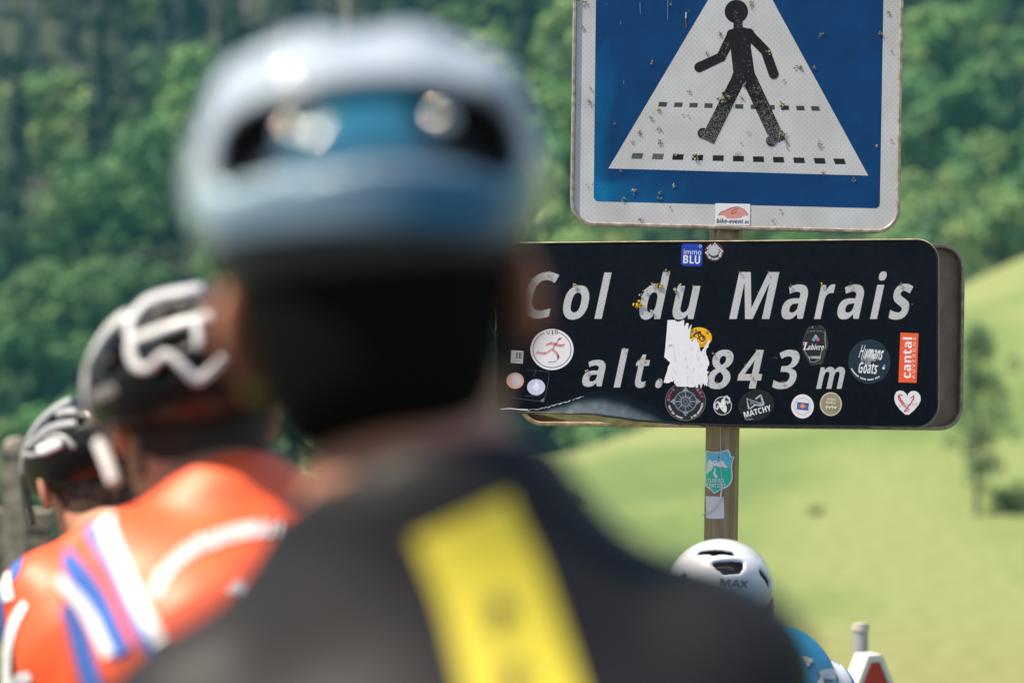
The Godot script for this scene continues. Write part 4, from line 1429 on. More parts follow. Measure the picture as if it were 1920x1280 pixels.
func build_rear(sign: Node3D):
	# the matching panel for the other direction, seen from behind: a tray with its flange towards the viewer
	shift_z = -0.150
	var c := ph(185, 172, 152)
	var mb := MB.new()
	var ring := func(e: float, r: float) -> PackedVector2Array: return rounded([Vector2(972 + e, 461 + e), Vector2(1806 - e, 457.5 + e), Vector2(1802 - e, 806.5 - e), Vector2(972 + e, 797.0 - e)], r)
	loft(mb, on_panel, [[ring.call(0.0, 44.0), 0.0], [ring.call(0.0, 44.0), 0.028], [ring.call(1.5, 43.0), 0.031], [ring.call(6.0, 39.0), 0.031], [ring.call(7.5, 38.0), 0.028], [ring.call(8.0, 38.0), 0.001]], [c, 3])
	var rear := obj("rear_panel", mb.mesh(), metal_mat(71), sign)
	rear.set_meta("label", "brown weathered back of a second name panel facing the other way")
	var sh := Art.new(on_panel, 0.001)
	sh.fill(ring.call(7.0, 38.0), ph(150, 130, 110))
	var rear_mat := metal_mat(73)
	rear_mat.albedo_texture = noise_tex(73, 0.006, Color(0.78, 0.74, 0.7), Color(1, 1, 1), 256, 3)
	obj("back_sheet", sh.mb.mesh(), rear_mat, rear)
	# clamps that hold the panels to the pole
	for y in [250.0, 520.0, 725.0]:
		var b := MB.new()
		var o := put(pole_axis(y), y, SIGN_D) - foot + Vector3(0, 0, -0.075)
		b.box(o + Vector3(-0.055, -0.012, -0.040), o + Vector3(0.055, 0.012, -0.037), Color.WHITE)
		b.box(o + Vector3(-0.055, -0.012, -0.036), o + Vector3(-0.040, 0.012, 0.036), Color.WHITE)
		b.box(o + Vector3(0.040, -0.012, -0.036), o + Vector3(0.055, 0.012, 0.036), Color.WHITE)
		obj("clamp", b.mesh(), mat(lin(0.35, 0.34, 0.32), 0.4, 0.6), sign)

# ---------------------------------------------------------------- riders and their helmets

func hit_from(f: Field, p: Vector3, dir: Vector3, reach: float) -> Vector3:
	var got := 1.0
	var step := f.cell * 0.6
	for i in int(reach / step):
		var q := p + dir * step * i
		var u := (q - f.lo) / f.cell
		if u.x < 1.0 or u.y < 1.0 or u.z < 1.0 or u.x > f.nx - 2 or u.y > f.ny - 2 or u.z > f.nz - 2:
			got = 1.0
			continue
		var d := f.at(q)
		if d < 0.0:
			if got > 0.5: return q
			return q - dir * step * (1.0 - got / maxf(got - d, 1e-6))
		got = d
	return Vector3(INF, 0, 0)

func ribbon(f: Field, root: Node3D, d: float, pts: Array, c: Color, lift := 0.002) -> MB:
	# a printed band on a garment: a row of [x, y, width] carried onto the cloth along the direction square to the wearer's back view
	var mb := MB.new()
	var inv := root.transform.affine_inverse()
	var dir := (inv.basis * Vector3(0, 0, -1)).normalized()
	var rows := []
	for i in pts.size() - 1:
		var steps := 6
		for k in steps + (1 if i == pts.size() - 2 else 0):
			var t := float(k) / steps
			var a: Array = pts[maxi(i - 1, 0)]
			var b: Array = pts[i]
			var e: Array = pts[i + 1]
			var g: Array = pts[mini(i + 2, pts.size() - 1)]
			var p := Vector2(b[0], b[1]).cubic_interpolate(Vector2(e[0], e[1]), Vector2(a[0], a[1]), Vector2(g[0], g[1]), t)
			rows.append([p, lerpf(b[2], e[2], t)])
	var cols := 7
	var grid := []
	for i in rows.size():
		var tng: Vector2 = ((rows[mini(i + 1, rows.size() - 1)][0] as Vector2) - (rows[maxi(i - 1, 0)][0] as Vector2)).normalized()
		var line := []
		for j in cols:
			var q: Vector2 = rows[i][0] + tng.orthogonal() * (float(j) / (cols - 1) - 0.5) * rows[i][1]
			var w := put(q.x, q.y, d)
			var h := hit_from(f, inv * Vector3(w.x, w.y, w.z + 0.45), dir, 0.9)
			if is_finite(h.x):
				var nn := f.slope(h)
				line.append(mb.vert(h + nn * lift - dir * 0.0005, nn, c))
			else: line.append(-1)
		grid.append(line)
	for i in grid.size() - 1:
		for j in cols - 1:
			var q := [grid[i][j], grid[i][j + 1], grid[i + 1][j + 1], grid[i + 1][j]]
			if q.min() >= 0 and mb.v[q[0]].distance_to(mb.v[q[2]]) < 0.06: mb.quad(q[0], q[1], q[2], q[3])
	return mb

func joint(j: Dictionary, k: String) -> Vector3: return j[k]

func hand(mb: MB, wrist: Vector3, fore: Vector3, side: float, c: Color):
	# a relaxed fist closed as round a handlebar grip; fore points along the forearm
	var f := Field.new(wrist - Vector3.ONE * 0.14, wrist + Vector3.ONE * 0.14, 0.0045)
	var z := fore.normalized()
	var x := z.cross(Vector3.UP).normalized()
	var y := x.cross(z).normalized()
	f.capsule(wrist - z * 0.02, 0.026, wrist + z * 0.03, 0.026, 0.015)
	f.capsule(wrist + z * 0.035 - x * 0.018, 0.019, wrist + z * 0.085 - x * 0.026, 0.016, 0.012)
	f.capsule(wrist + z * 0.035 + x * 0.018, 0.019, wrist + z * 0.085 + x * 0.026, 0.016, 0.012)
	for i in 4:
		var s := (i - 1.5) * 0.0195
		var l: float = [0.036, 0.042, 0.040, 0.031][i]
		var a := wrist + z * 0.088 + x * s
		var b := a + z * l - y * 0.012
		var e := b - y * l * 0.8 - z * 0.004
		var g := e - z * l * 0.6 - y * 0.004
		f.capsule(a, 0.0095, b, 0.0088, 0.003)
		f.capsule(b, 0.0088, e, 0.0082, 0.003)
		f.capsule(e, 0.0082, g, 0.0072, 0.003)
	var t := wrist + z * 0.03 + x * side * 0.026
	f.capsule(t, 0.014, t + z * 0.035 + x * side * 0.022 - y * 0.012, 0.0115, 0.008)
	f.capsule(t + z * 0.035 + x * side * 0.022 - y * 0.012, 0.0112, t + z * 0.062 + x * side * 0.008 - y * 0.034, 0.009, 0.003)
	f.build(mb, plain_color(c))

func person(root: Node3D, j: Dictionary, skin: Color, hair_m: Material, jersey_m: Material, short_m: Material, cell := 0.009) -> Dictionary:
	var side := (joint(j, "sr") - joint(j, "sl")).normalized()
	var hb: Basis = j.hb
	var head := joint(j, "head")
	var lo := Vector3.ONE * INF
	var hi := -lo
	for k in j:
		if j[k] is Vector3:
			lo = lo.min(j[k])
			hi = hi.max(j[k])
	# ---- body
	var mb := MB.new()
	var f := Field.new(lo - Vector3.ONE * 0.16, hi + Vector3.ONE * 0.16, 0.013)
	var torso := func(g: Field, grow: float):
		for s in [-1.0, 1.0]:
			var v: Vector3 = side * s
			g.capsule(joint(j, "hip") + v * 0.075, 0.100 + grow, joint(j, "waist") + v * 0.055, 0.094 + grow, 0.05)
			g.capsule(joint(j, "waist") + v * 0.055, 0.094 + grow, joint(j, "chest") + v * 0.085 * float(j.get("girth", 1.0)), 0.104 + grow, 0.05)
			g.capsule(joint(j, "neck0"), float(j.get("trap", 0.050)) + grow, joint(j, "sl" if s < 0 else "sr") - v * 0.01, 0.048 + grow, 0.7 * float(j.get("trap", 0.0857)))
			g.capsule(joint(j, "chest") + v * 0.085 * float(j.get("girth", 1.0)), 0.100 + grow, joint(j, "sl" if s < 0 else "sr") - v * 0.03, 0.050 + grow, 0.05)
			g.capsule(joint(j, "chest") + v * 0.05, 0.102 + grow, joint(j, "neck0") + v * 0.03 - Vector3(0, 0.02, 0), 0.052 + grow, 0.05)
		g.capsule(joint(j, "waist"), 0.096 + grow, joint(j, "chest"), 0.108 + grow, 0.05)
		g.capsule(joint(j, "chest"), 0.108 + grow, joint(j, "neck0") - Vector3(0, 0.02, 0), 0.055 + grow, 0.05)
	torso.call(f, -0.004)
	var nr: float = j.get("neck", 0.058)
	f.capsule(joint(j, "neck0"), nr, joint(j, "neck1"), nr - 0.003, 0.03)
	for s in ["l", "r"]:
		f.capsule(joint(j, "s" + s), 0.050, joint(j, "e" + s), 0.038, 0.03)
		f.capsule(joint(j, "e" + s), 0.038, joint(j, "w" + s), 0.027, 0.015)
		f.capsule(joint(j, "h" + s), 0.088, joint(j, "k" + s), 0.054, 0.04)
		f.capsule(joint(j, "k" + s), 0.052, joint(j, "a" + s), 0.034, 0.02)
		var calf := joint(j, "k" + s).lerp(joint(j, "a" + s), 0.3)
		f.capsule(calf + Vector3(0, 0, 0.015), 0.052, calf.lerp(joint(j, "a" + s), 0.4), 0.040, 0.03)
		f.capsule(joint(j, "a" + s), 0.034, joint(j, "t" + s), 0.026, 0.02)
	var col := func(_p: Vector3, _n: Vector3): return skin
	f.build(mb, col)
	for s in ["l", "r"]: hand(mb, joint(j, "w" + s), joint(j, "w" + s) - joint(j, "e" + s), 1.0 if s == "l" else -1.0, skin)
	# ---- head on a finer grid
	var h := Field.new(head - Vector3(0.13, 0.19, 0.15), head + Vector3(0.13, 0.15, 0.15), 0.0055)
	var at := func(x: float, y: float, z: float) -> Vector3: return head + hb * Vector3(x, y, z)
	h.ellipsoid(at.call(0, 0.025, 0.012), Vector3(0.074, 0.088, 0.094), hb)
	h.ellipsoid(at.call(0, -0.055, -0.032), Vector3(0.056, 0.062, 0.062), hb, 0.04)
	h.capsule(at.call(0, -0.105, -0.068), 0.020, at.call(0, -0.100, -0.060), 0.022, 0.03)
	h.capsule(joint(j, "neck0"), nr, joint(j, "neck1"), nr - 0.003, 0.03)
	h.capsule(joint(j, "neck1"), nr - 0.003, at.call(0, -0.02, 0.02), 0.055, 0.03)
	h.capsule(at.call(0, 0.010, -0.092), 0.010, at.call(0, -0.034, -0.112), 0.013, 0.012)
	h.capsule(at.call(-0.03, 0.024, -0.082), 0.012, at.call(0.03, 0.024, -0.082), 0.012, 0.012)
	h.capsule(at.call(-0.02, -0.066, -0.088), 0.008, at.call(0.02, -0.066, -0.088), 0.008, 0.008)
	for s in [-1.0, 1.0]:
		h.capsule(at.call(0.032 * s, 0.004, -0.100), 0.013, at.call(0.032 * s, 0.004, -0.098), 0.013, 0.01, true)
		var eb: Basis = hb * Basis(Vector3.UP, 0.6 * s)
		h.ellipsoid(at.call(0.090 * s, -0.015, 0.008), Vector3(0.0085, 0.034, 0.022), eb, 0.008)
		h.ellipsoid(at.call(0.099 * s, -0.012, 0.004), Vector3(0.008, 0.020, 0.011), eb, 0.006, 1)
	h.build(mb, col)
	var sm := vmat(0.55)
	sm.subsurf_scatter_enabled = true
	sm.subsurf_scatter_strength = 0.25
	sm.backlight_enabled = true
	sm.backlight = Color(0.55, 0.12, 0.05)
	obj("body", mb.mesh(), sm, root)
	for s in [-1.0, 1.0]:
		var e := MB.new()
		e.ball(at.call(0.032 * s, 0.004, -0.086), Vector3.ONE * 0.012, lin(0.7, 0.68, 0.65), 8, 12)
		e.ball(at.call(0.032 * s, 0.004, -0.094), Vector3.ONE * 0.0055, lin(0.03, 0.02, 0.015), 6, 10)
		obj("eye", e.mesh(), vmat(0.2), root)
	# ---- hair
	var w := Field.new(head - Vector3(0.13, 0.18, 0.15), head + Vector3(0.13, 0.15, 0.15), 0.0065)
	var hw: float = j.get("hair", 1.0)
	w.ellipsoid(at.call(0, 0.026, 0.014), Vector3(0.078 * hw, 0.092, 0.099), hb)
	w.ellipsoid(at.call(0, -0.038, 0.030), Vector3(0.069 * hw, 0.085, 0.076), hb, 0.03)
	w.half(at.call(0, float(j.get("nape", -0.104)), 0.0), hb * Vector3(0, -1, 0.25))
	w.half(at.call(0, 0.0, -0.012), hb * Vector3(0, -0.55, -1))
	var hm := MB.new()
	w.build(hm, plain_color(Color.WHITE))
	obj("hair", hm.mesh(), hair_m, root)
	# ---- jersey
	var jl := Vector3.ONE * INF
	var jh := -jl
	for k in ["hip", "waist", "chest", "neck0", "sl", "sr", "el", "er"]:
		jl = jl.min(j[k])
		jh = jh.max(j[k])
	var g := Field.new(jl - Vector3.ONE * 0.17, jh + Vector3.ONE * 0.17, cell)
	torso.call(g, 0.006)
	for s in ["l", "r"]: g.capsule(joint(j, "s" + s), 0.058, joint(j, "s" + s).lerp(joint(j, "e" + s), 0.72), 0.049, 0.04)
	g.capsule(joint(j, "neck0"), nr + 0.008, joint(j, "neck1"), nr + 0.004, 0.035)
	var up := (joint(j, "neck1") - joint(j, "neck0")).normalized()
	var cut: Vector3 = joint(j, "neck0") + up * float(j.get("collar", 0.035))
	for z in g.nz:   # the neck opening: only the neighbourhood of the neck is cut
		for y in g.ny:
			for x in g.nx:
				var p := g.lo + Vector3(x, y, z) * g.cell
				if p.distance_squared_to(cut) < 0.0256:
					var i := (z * g.ny + y) * g.nx + x
					g.f[i] = maxf(g.f[i], (p - cut).dot(up))
	# sleeve ends cut square
	var jm := MB.new()
	g.build(jm, plain_color(Color.WHITE))
	var jersey := obj("jersey", jm.mesh(), jersey_m, root)
	# ---- shorts and shoes
	var q := Field.new(Vector3(lo.x - 0.16, joint(j, "kl").y - 0.02, lo.z - 0.16), Vector3(hi.x + 0.16, joint(j, "waist").y + 0.02, hi.z + 0.16), 0.014)
	for s in ["l", "r"]: q.capsule(joint(j, "h" + s), 0.098, joint(j, "h" + s).lerp(joint(j, "k" + s), 0.75), 0.072, 0.04)
	q.capsule(joint(j, "hip") - side * 0.075, 0.100, joint(j, "waist").lerp(joint(j, "hip"), 0.4) - side * 0.06, 0.090, 0.05)
	q.capsule(joint(j, "hip") + side * 0.075, 0.100, joint(j, "waist").lerp(joint(j, "hip"), 0.4) + side * 0.06, 0.090, 0.05)
	var qm := MB.new()
	q.build(qm, plain_color(Color.WHITE))
	obj("shorts", qm.mesh(), short_m, root)
	for s in ["l", "r"]:
		var o := Field.new(joint(j, "a" + s).min(joint(j, "t" + s)) - Vector3.ONE * 0.09, joint(j, "a" + s).max(joint(j, "t" + s)) + Vector3.ONE * 0.09, 0.009)
		o.capsule(joint(j, "a" + s) + Vector3(0, -0.03, 0.02), 0.042, joint(j, "t" + s), 0.032, 0.03)
		o.capsule(joint(j, "a" + s), 0.040, joint(j, "a" + s) + Vector3(0, -0.04, 0.02), 0.042, 0.02)
		o.half(Vector3(0, 0.004, 0), Vector3.DOWN)
		var om := MB.new()
		o.build(om, plain_color(Color.WHITE))
		obj("shoe", om.mesh(), mat(lin(0.5, 0.5, 0.5), 0.4), root)
	return {"field": g, "jersey": jersey}

func dull(m: StandardMaterial3D) -> StandardMaterial3D:
	m.metallic_specular = 0.15
	return m

func cloth(c: Color, rough := 0.75) -> StandardMaterial3D:
	var m := mat(c, rough)
	m.albedo_texture = noise_tex(81, 0.02, Color(0.86, 0.86, 0.86), Color(1, 1, 1), 256, 4)
	m.uv1_triplanar = true
	m.uv1_scale = Vector3.ONE * 3.0
	return m

# ---- helmets: an ellipsoid shell; places on it are given as seen from behind

class Shell:
	var mid: Vector3        # in the scene
	var b: Basis
	var r: Vector3
	var d: float
	var root: Vector3
	func ray(p: Vector2, grow := 0.0) -> Vector3:   # the point of the shell behind which that place is seen, straight from the rear
		var o := Vector3((p.x - 960.0) / 4533.3 * d, 1.55 + (640.0 - p.y) / 4533.3 * d, 0)
		var inv := b.inverse()
		for k in 60:
			var a := (inv * (Vector3(o.x, o.y, mid.z) - mid)) / (r + Vector3.ONE * grow)
			var v := (inv * Vector3(0, 0, 1)) / (r + Vector3.ONE * grow)
			var A := v.dot(v)
			var B := a.dot(v)
			var C := a.dot(a) - 1.0
			var D := B * B - A * C
			if D >= 0.0: return Vector3(o.x, o.y, mid.z + (-B + sqrt(D)) / A) - root
			o = Vector3(mid.x, mid.y, 0).lerp(Vector3(o.x, o.y, 0), 0.985)
		return mid - root
	func out(p: Vector3) -> Vector3:
		var q := b.inverse() * (p + root - mid)
		return (b * (q / (r * r))).normalized()
	func lay(p: Vector2, h: float) -> Vector3:
		var w := ray(p)
		return w + out(w) * h

func rib(s: Shell, pts: Array, high: float, c: Color) -> MB:   # a raised moulding on the shell along [x, y, width]
	var mb := MB.new()
	var rows := []
	for i in pts.size() - 1:
		for k in 5 + (1 if i == pts.size() - 2 else 0):
			var t := k / 5.0
			var a: Array = pts[maxi(i - 1, 0)]
			var e: Array = pts[i]
			var g: Array = pts[i + 1]
			var h: Array = pts[mini(i + 2, pts.size() - 1)]
			rows.append([Vector2(e[0], e[1]).cubic_interpolate(Vector2(g[0], g[1]), Vector2(a[0], a[1]), Vector2(h[0], h[1]), t), lerpf(e[2], g[2], t)])
	var prof := [[-1.0, -0.006], [-0.92, 0.6], [-0.6, 0.95], [0.0, 1.0], [0.6, 0.95], [0.92, 0.6], [1.0, -0.006]]
	for i in rows.size():
		var tng: Vector2 = ((rows[mini(i + 1, rows.size() - 1)][0] as Vector2) - (rows[maxi(i - 1, 0)][0] as Vector2)).normalized()
		var end := 0.25 if i == 0 or i == rows.size() - 1 else 1.0
		for p in prof:
			var w := s.ray((rows[i][0] as Vector2) + tng.orthogonal() * float(p[0]) * float(rows[i][1]) * 0.5)
			var nn := s.out(w)
			mb.vert(w + nn * (high * p[1] * end if p[1] > 0 else p[1]), nn, c)
	mb.sheet(0, rows.size(), prof.size())
	mb.smooth()
	return mb

func make_helmet(label: String, px: float, py: float, d: float, b: Basis, r: Vector3, rim: float, vents: Array, color: Callable, gloss: StandardMaterial3D, extra: Callable, cell := 0.0045, dark_in := true) -> Array:
	var s := Shell.new()
	s.mid = put(px, py, d)
	s.b = b
	s.r = r
	s.d = d
	s.root = s.mid - Vector3(0, 0.06, 0)
	var root := base("bicycle_helmet", s.root)
	tag(root, label, "helmet", "helmets worn by the riders")
	var c := s.mid - s.root
	var big := maxf(r.x, maxf(r.y, r.z)) + 0.02
	var f := Field.new(c - Vector3.ONE * big, c + Vector3.ONE * big, cell)
	f.ellipsoid(c, r, b, 0.02)
	extra.call(f, s)
	f.ellipsoid(c - b * Vector3(0, 0.010, 0), r - Vector3(0.022, 0.020, 0.022), b, 0.004, 1)
	f.half(c + b * Vector3(0, rim, 0), b * Vector3(0, -1, -0.22))
	for v in vents:
		var k := d / F
		for depth in [0.0, 0.009, 0.018, 0.027]: f.capsule(s.ray(Vector2(v[0], v[1])) - s.out(s.ray(Vector2(v[0], v[1]))) * depth, v[4] * k, s.ray(Vector2(v[2], v[3])) - s.out(s.ray(Vector2(v[2], v[3]))) * depth, v[5] * k, 0.004, true)
	var mb := MB.new()
	var binv := b.inverse()
	f.build(mb, func(p: Vector3, n: Vector3): return lin(0.008, 0.008, 0.009) if dark_in and ((binv * (p - c)) / r).length() < 0.955 else color.call(Vector2(960.0 + (p.x + s.root.x) / d * F, 640.0 - (p.y + s.root.y - EYE) / d * F), p - c, n))
	obj("shell", mb.mesh(), gloss, root)
	# foam liner inside, seen through the vents
	var l := Field.new(c - Vector3.ONE * big, c + Vector3.ONE * big, cell * 1.6)
	l.ellipsoid(c - b * Vector3(0, 0.008, 0), r - Vector3(0.027, 0.026, 0.027), b, 0.01)
	l.ellipsoid(c - b * Vector3(0, 0.022, 0), r - Vector3(0.036, 0.033, 0.036), b, 0.004, 1)
	l.half(c + b * Vector3(0, rim - 0.004, 0), b * Vector3(0, -1, -0.22))
	var lm := MB.new()
	l.build(lm, plain_color(Color.WHITE))
	obj("liner", lm.mesh(), mat(lin(0.012, 0.012, 0.013), 0.85), root)
	return [root, s, f]

func gloss(rough := 0.28, coat := 0.8) -> StandardMaterial3D:
	var m := vmat(rough)
	m.clearcoat_enabled = true
	m.clearcoat = coat
	m.clearcoat_roughness = 0.14
	return m

func strap(root: Node3D, pts: Array, w: float, c: Color, called := "strap"):
	var mb := MB.new()
	var q := []
	var rad := []
	for p in pts:
		q.append(p - root.position)
		rad.append(w)
	mb.tube(q, rad, 6, Color.WHITE)
	obj(called, mb.mesh(), mat(c, 0.8), root)

var no_extra := func(_f: Field, _s: Shell): pass

func build_riders():
	rider_near()
	riders_orange()
	rider_white()

func rider_near():
	var d := 1.5
	var root := base("person", Vector3(-0.045, 0, -1.44))
	tag(root, "nearest rider from behind in a black jersey with a broad yellow back stripe", "person", "riders waiting at the sign")
	var loc := func(px: float, py: float, dd: float) -> Vector3: return put(px, py, dd) - root.position
	var hb := Basis(Vector3(0, 0, 1), 0.13) * Basis(Vector3(1, 0, 0), -0.12) * Basis(Vector3(0, 1, 0), -0.12)
	var j := {
		"head": loc.call(712, 545, 1.50), "hb": hb, "nape": -0.112, "hair": 1.08, "trap": 0.043, "neck": 0.0585, "neck1": loc.call(740, 730, 1.485), "neck0": loc.call(806, 962, 1.46), "collar": 0.020,
		"sl": loc.call(364, 1403, 1.455), "sr": loc.call(1342, 1288, 1.455), "el": loc.call(215, 2200, 1.53), "er": loc.call(1470, 2080, 1.53),
		"wl": loc.call(330, 2560, 1.80), "wr": loc.call(1390, 2440, 1.80),
		"chest": Vector3(0.010, 1.235, 0.015), "waist": Vector3(0.006, 1.08, 0.065), "hip": Vector3(0, 0.95, 0.10),
		"hl": Vector3(-0.085, 0.91, 0.10), "hr": Vector3(0.085, 0.91, 0.10), "kl": Vector3(-0.13, 0.50, 0.03), "kr": Vector3(0.13, 0.50, 0.02),
		"al": Vector3(-0.15, 0.09, 0.07), "ar": Vector3(0.15, 0.09, 0.06), "tl": Vector3(-0.17, 0.032, -0.10), "tr": Vector3(0.17, 0.032, -0.11)}
	var black := cloth(lin(0.0135, 0.0128, 0.0150), 0.52)
	black.metallic_specular = 0.30
	var p := person(root, j, lin(0.40, 0.175, 0.10), dull(mat(lin(0.005, 0.0045, 0.004), 0.8)), black, mat(lin(0.02, 0.02, 0.022), 0.7))
	var g: Field = p.field
	var yellow := mat(lin(0.56, 0.46, 0.028), 0.6)
	obj("stripe", ribbon(g, root, 1.42, [[866, 962, 186], [888, 1012, 184], [926, 1100, 188], [982, 1280, 198], [1040, 1480, 205], [1085, 1700, 205]], Color.WHITE).mesh(), yellow, p.jersey)
	var ink := mat(lin(0.03, 0.03, 0.02), 0.7)
	for s in [[[918, 1112, 24], [936, 1122, 39], [950, 1135, 27]], [[924, 1142, 33], [936, 1150, 45]], [[938, 1172, 30], [944, 1178, 15]], [[945, 1232, 36], [960, 1240, 51], [974, 1250, 30]], [[958, 1264, 33], [970, 1270, 18]], [[965, 1300, 39], [985, 1320, 45]]]: obj("print", ribbon(g, root, 1.42, s, Color.WHITE, 0.0035).mesh(), ink, p.jersey)
	# helmet
	var b := Basis(Vector3(0, 0, 1), 0.07) * Basis(Vector3(0, 1, 0), -0.12) * Basis(Vector3(1, 0, 0), -0.05)
	var inv := b.inverse()
	var col := func(q: Vector2, w: Vector3, n: Vector3) -> Color:
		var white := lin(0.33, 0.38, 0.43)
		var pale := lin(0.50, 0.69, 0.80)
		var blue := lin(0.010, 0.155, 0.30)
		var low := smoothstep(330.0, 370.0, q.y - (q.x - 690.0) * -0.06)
		var fade := smoothstep(590.0, 850.0, q.x + (q.y - 380.0) * 0.4)  # pale left to deep blue right paints the band's sunlit and shaded sides
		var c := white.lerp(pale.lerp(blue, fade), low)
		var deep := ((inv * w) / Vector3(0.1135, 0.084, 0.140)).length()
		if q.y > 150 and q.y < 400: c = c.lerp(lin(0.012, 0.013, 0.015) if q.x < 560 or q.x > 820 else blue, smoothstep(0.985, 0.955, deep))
		return c
	var extra := func(f: Field, s: Shell):
		for x in [[480, 140, 0.018], [600, 108, 0.022], [775, 100, 0.025], [905, 145, 0.018]]:
			var a: Vector3 = s.ray(Vector2(x[0], x[1])) - Vector3(0, float(x[2]) * 0.65, 0)
			f.capsule(a + Vector3(0, 0, 0.02), x[2], a + Vector3(0, 0.0, -0.13), x[2], 0.03)
	var vents := [[478, 288, 620, 262, 70, 76], [620, 262, 840, 246, 82, 84], [840, 246, 945, 268, 78, 74], [452, 338, 456, 335, 34, 34], [560, 96, 560, 40, 20, 24], [690, 80, 690, 30, 26, 30], [840, 92, 840, 40, 22, 26]]
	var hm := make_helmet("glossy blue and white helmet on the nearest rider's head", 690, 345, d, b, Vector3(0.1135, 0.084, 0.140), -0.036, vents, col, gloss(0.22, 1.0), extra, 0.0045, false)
	var hr: Node3D = hm[0]
	var s: Shell = hm[1]
	var c := s.mid - s.root
	# recessed blue bridge inside the rear opening, with a slot
	var ib := Field.new(c - Vector3(0.13, 0.1, 0.02), c + Vector3(0.13, 0.1, 0.16), 0.0045)
	ib.ellipsoid(c, s.r - Vector3.ONE * 0.012, b, 0.004)
	ib.ellipsoid(c, s.r - Vector3.ONE * 0.024, b, 0.004, 1)
	var keep := Field.new(ib.lo, ib.lo + Vector3(ib.nx - 1, ib.ny - 1, ib.nz - 1) * ib.cell, ib.cell)
	for k in [[655, 240, 765, 228, 66], [545, 322, 850, 318, 46], [560, 344, 890, 346, 30]]: keep.capsule(s.ray(Vector2(k[0], k[1])), float(k[4]) * d / F, s.ray(Vector2(k[2], k[3])), float(k[4]) * d / F, 0.006)
	for i in mini(ib.f.size(), keep.f.size()): ib.f[i] = maxf(ib.f[i], keep.f[i])
	ib.capsule(s.ray(Vector2(632, 322)), 0.0075, s.ray(Vector2(775, 314)), 0.0075, 0.003, true)
	var im := MB.new()
	ib.build(im, plain_color(Color.WHITE))
	var bm := gloss(0.2, 1.0)
	bm.vertex_color_use_as_albedo = false
	bm.albedo_color = lin(0.012, 0.115, 0.19).linear_to_srgb()
	obj("rear_bridge", im.mesh(), bm, hr)
	# dark lower shell and retention band
	var lb := Field.new(c - Vector3.ONE * 0.16, c + Vector3.ONE * 0.16, 0.006)
	lb.ellipsoid(c - Vector3(0, 0.012, 0), s.r - Vector3(0.009, -0.004, 0.009), b, 0.004)
	lb.ellipsoid(c - Vector3(0, 0.012, 0), s.r - Vector3(0.020, 0.016, 0.020), b, 0.004, 1)
	lb.half(c + b * Vector3(0, -0.028, 0), b * Vector3(0, 1, 0))
	lb.half(c + b * Vector3(0, -0.062, 0), b * Vector3(0, -1, -0.30))
	var bb := MB.new()
	lb.build(bb, plain_color(Color.WHITE))
	obj("lower_shell", bb.mesh(), mat(lin(0.035, 0.040, 0.042), 0.5), hr)
	# small bright metal balls added only to make sun glints
	for q in [[573, 178, 0.0], [570, 268, -0.010], [856, 228, -0.014]]:
		var rv := MB.new()
		var w := s.ray(Vector2(q[0], q[1]))
		rv.ball(w + s.out(w) * float(q[2]), Vector3.ONE * 0.0075, Color.WHITE, 16, 24)
		obj("glint_ball", rv.mesh(), mat(lin(0.85, 0.85, 0.86), 0.12, 1.0), hr)
	strap(hr, [put(428, 470, 1.52), put(432, 540, 1.53), put(452, 640, 1.55), put(480, 740, 1.58)], 0.007, lin(0.30, 0.27, 0.05))
	strap(hr, [put(975, 480, 1.52), put(985, 560, 1.54), put(975, 700, 1.57)], 0.005, lin(0.03, 0.03, 0.03))
	var dial := MB.new()
	var dp := put(715, 625, 1.40) - hr.position
	dial.ball(dp, Vector3(0.016, 0.009, 0.006), Color.WHITE, 8, 16)
	obj("dial", dial.mesh(), mat(lin(0.06, 0.06, 0.055), 0.45), hr)

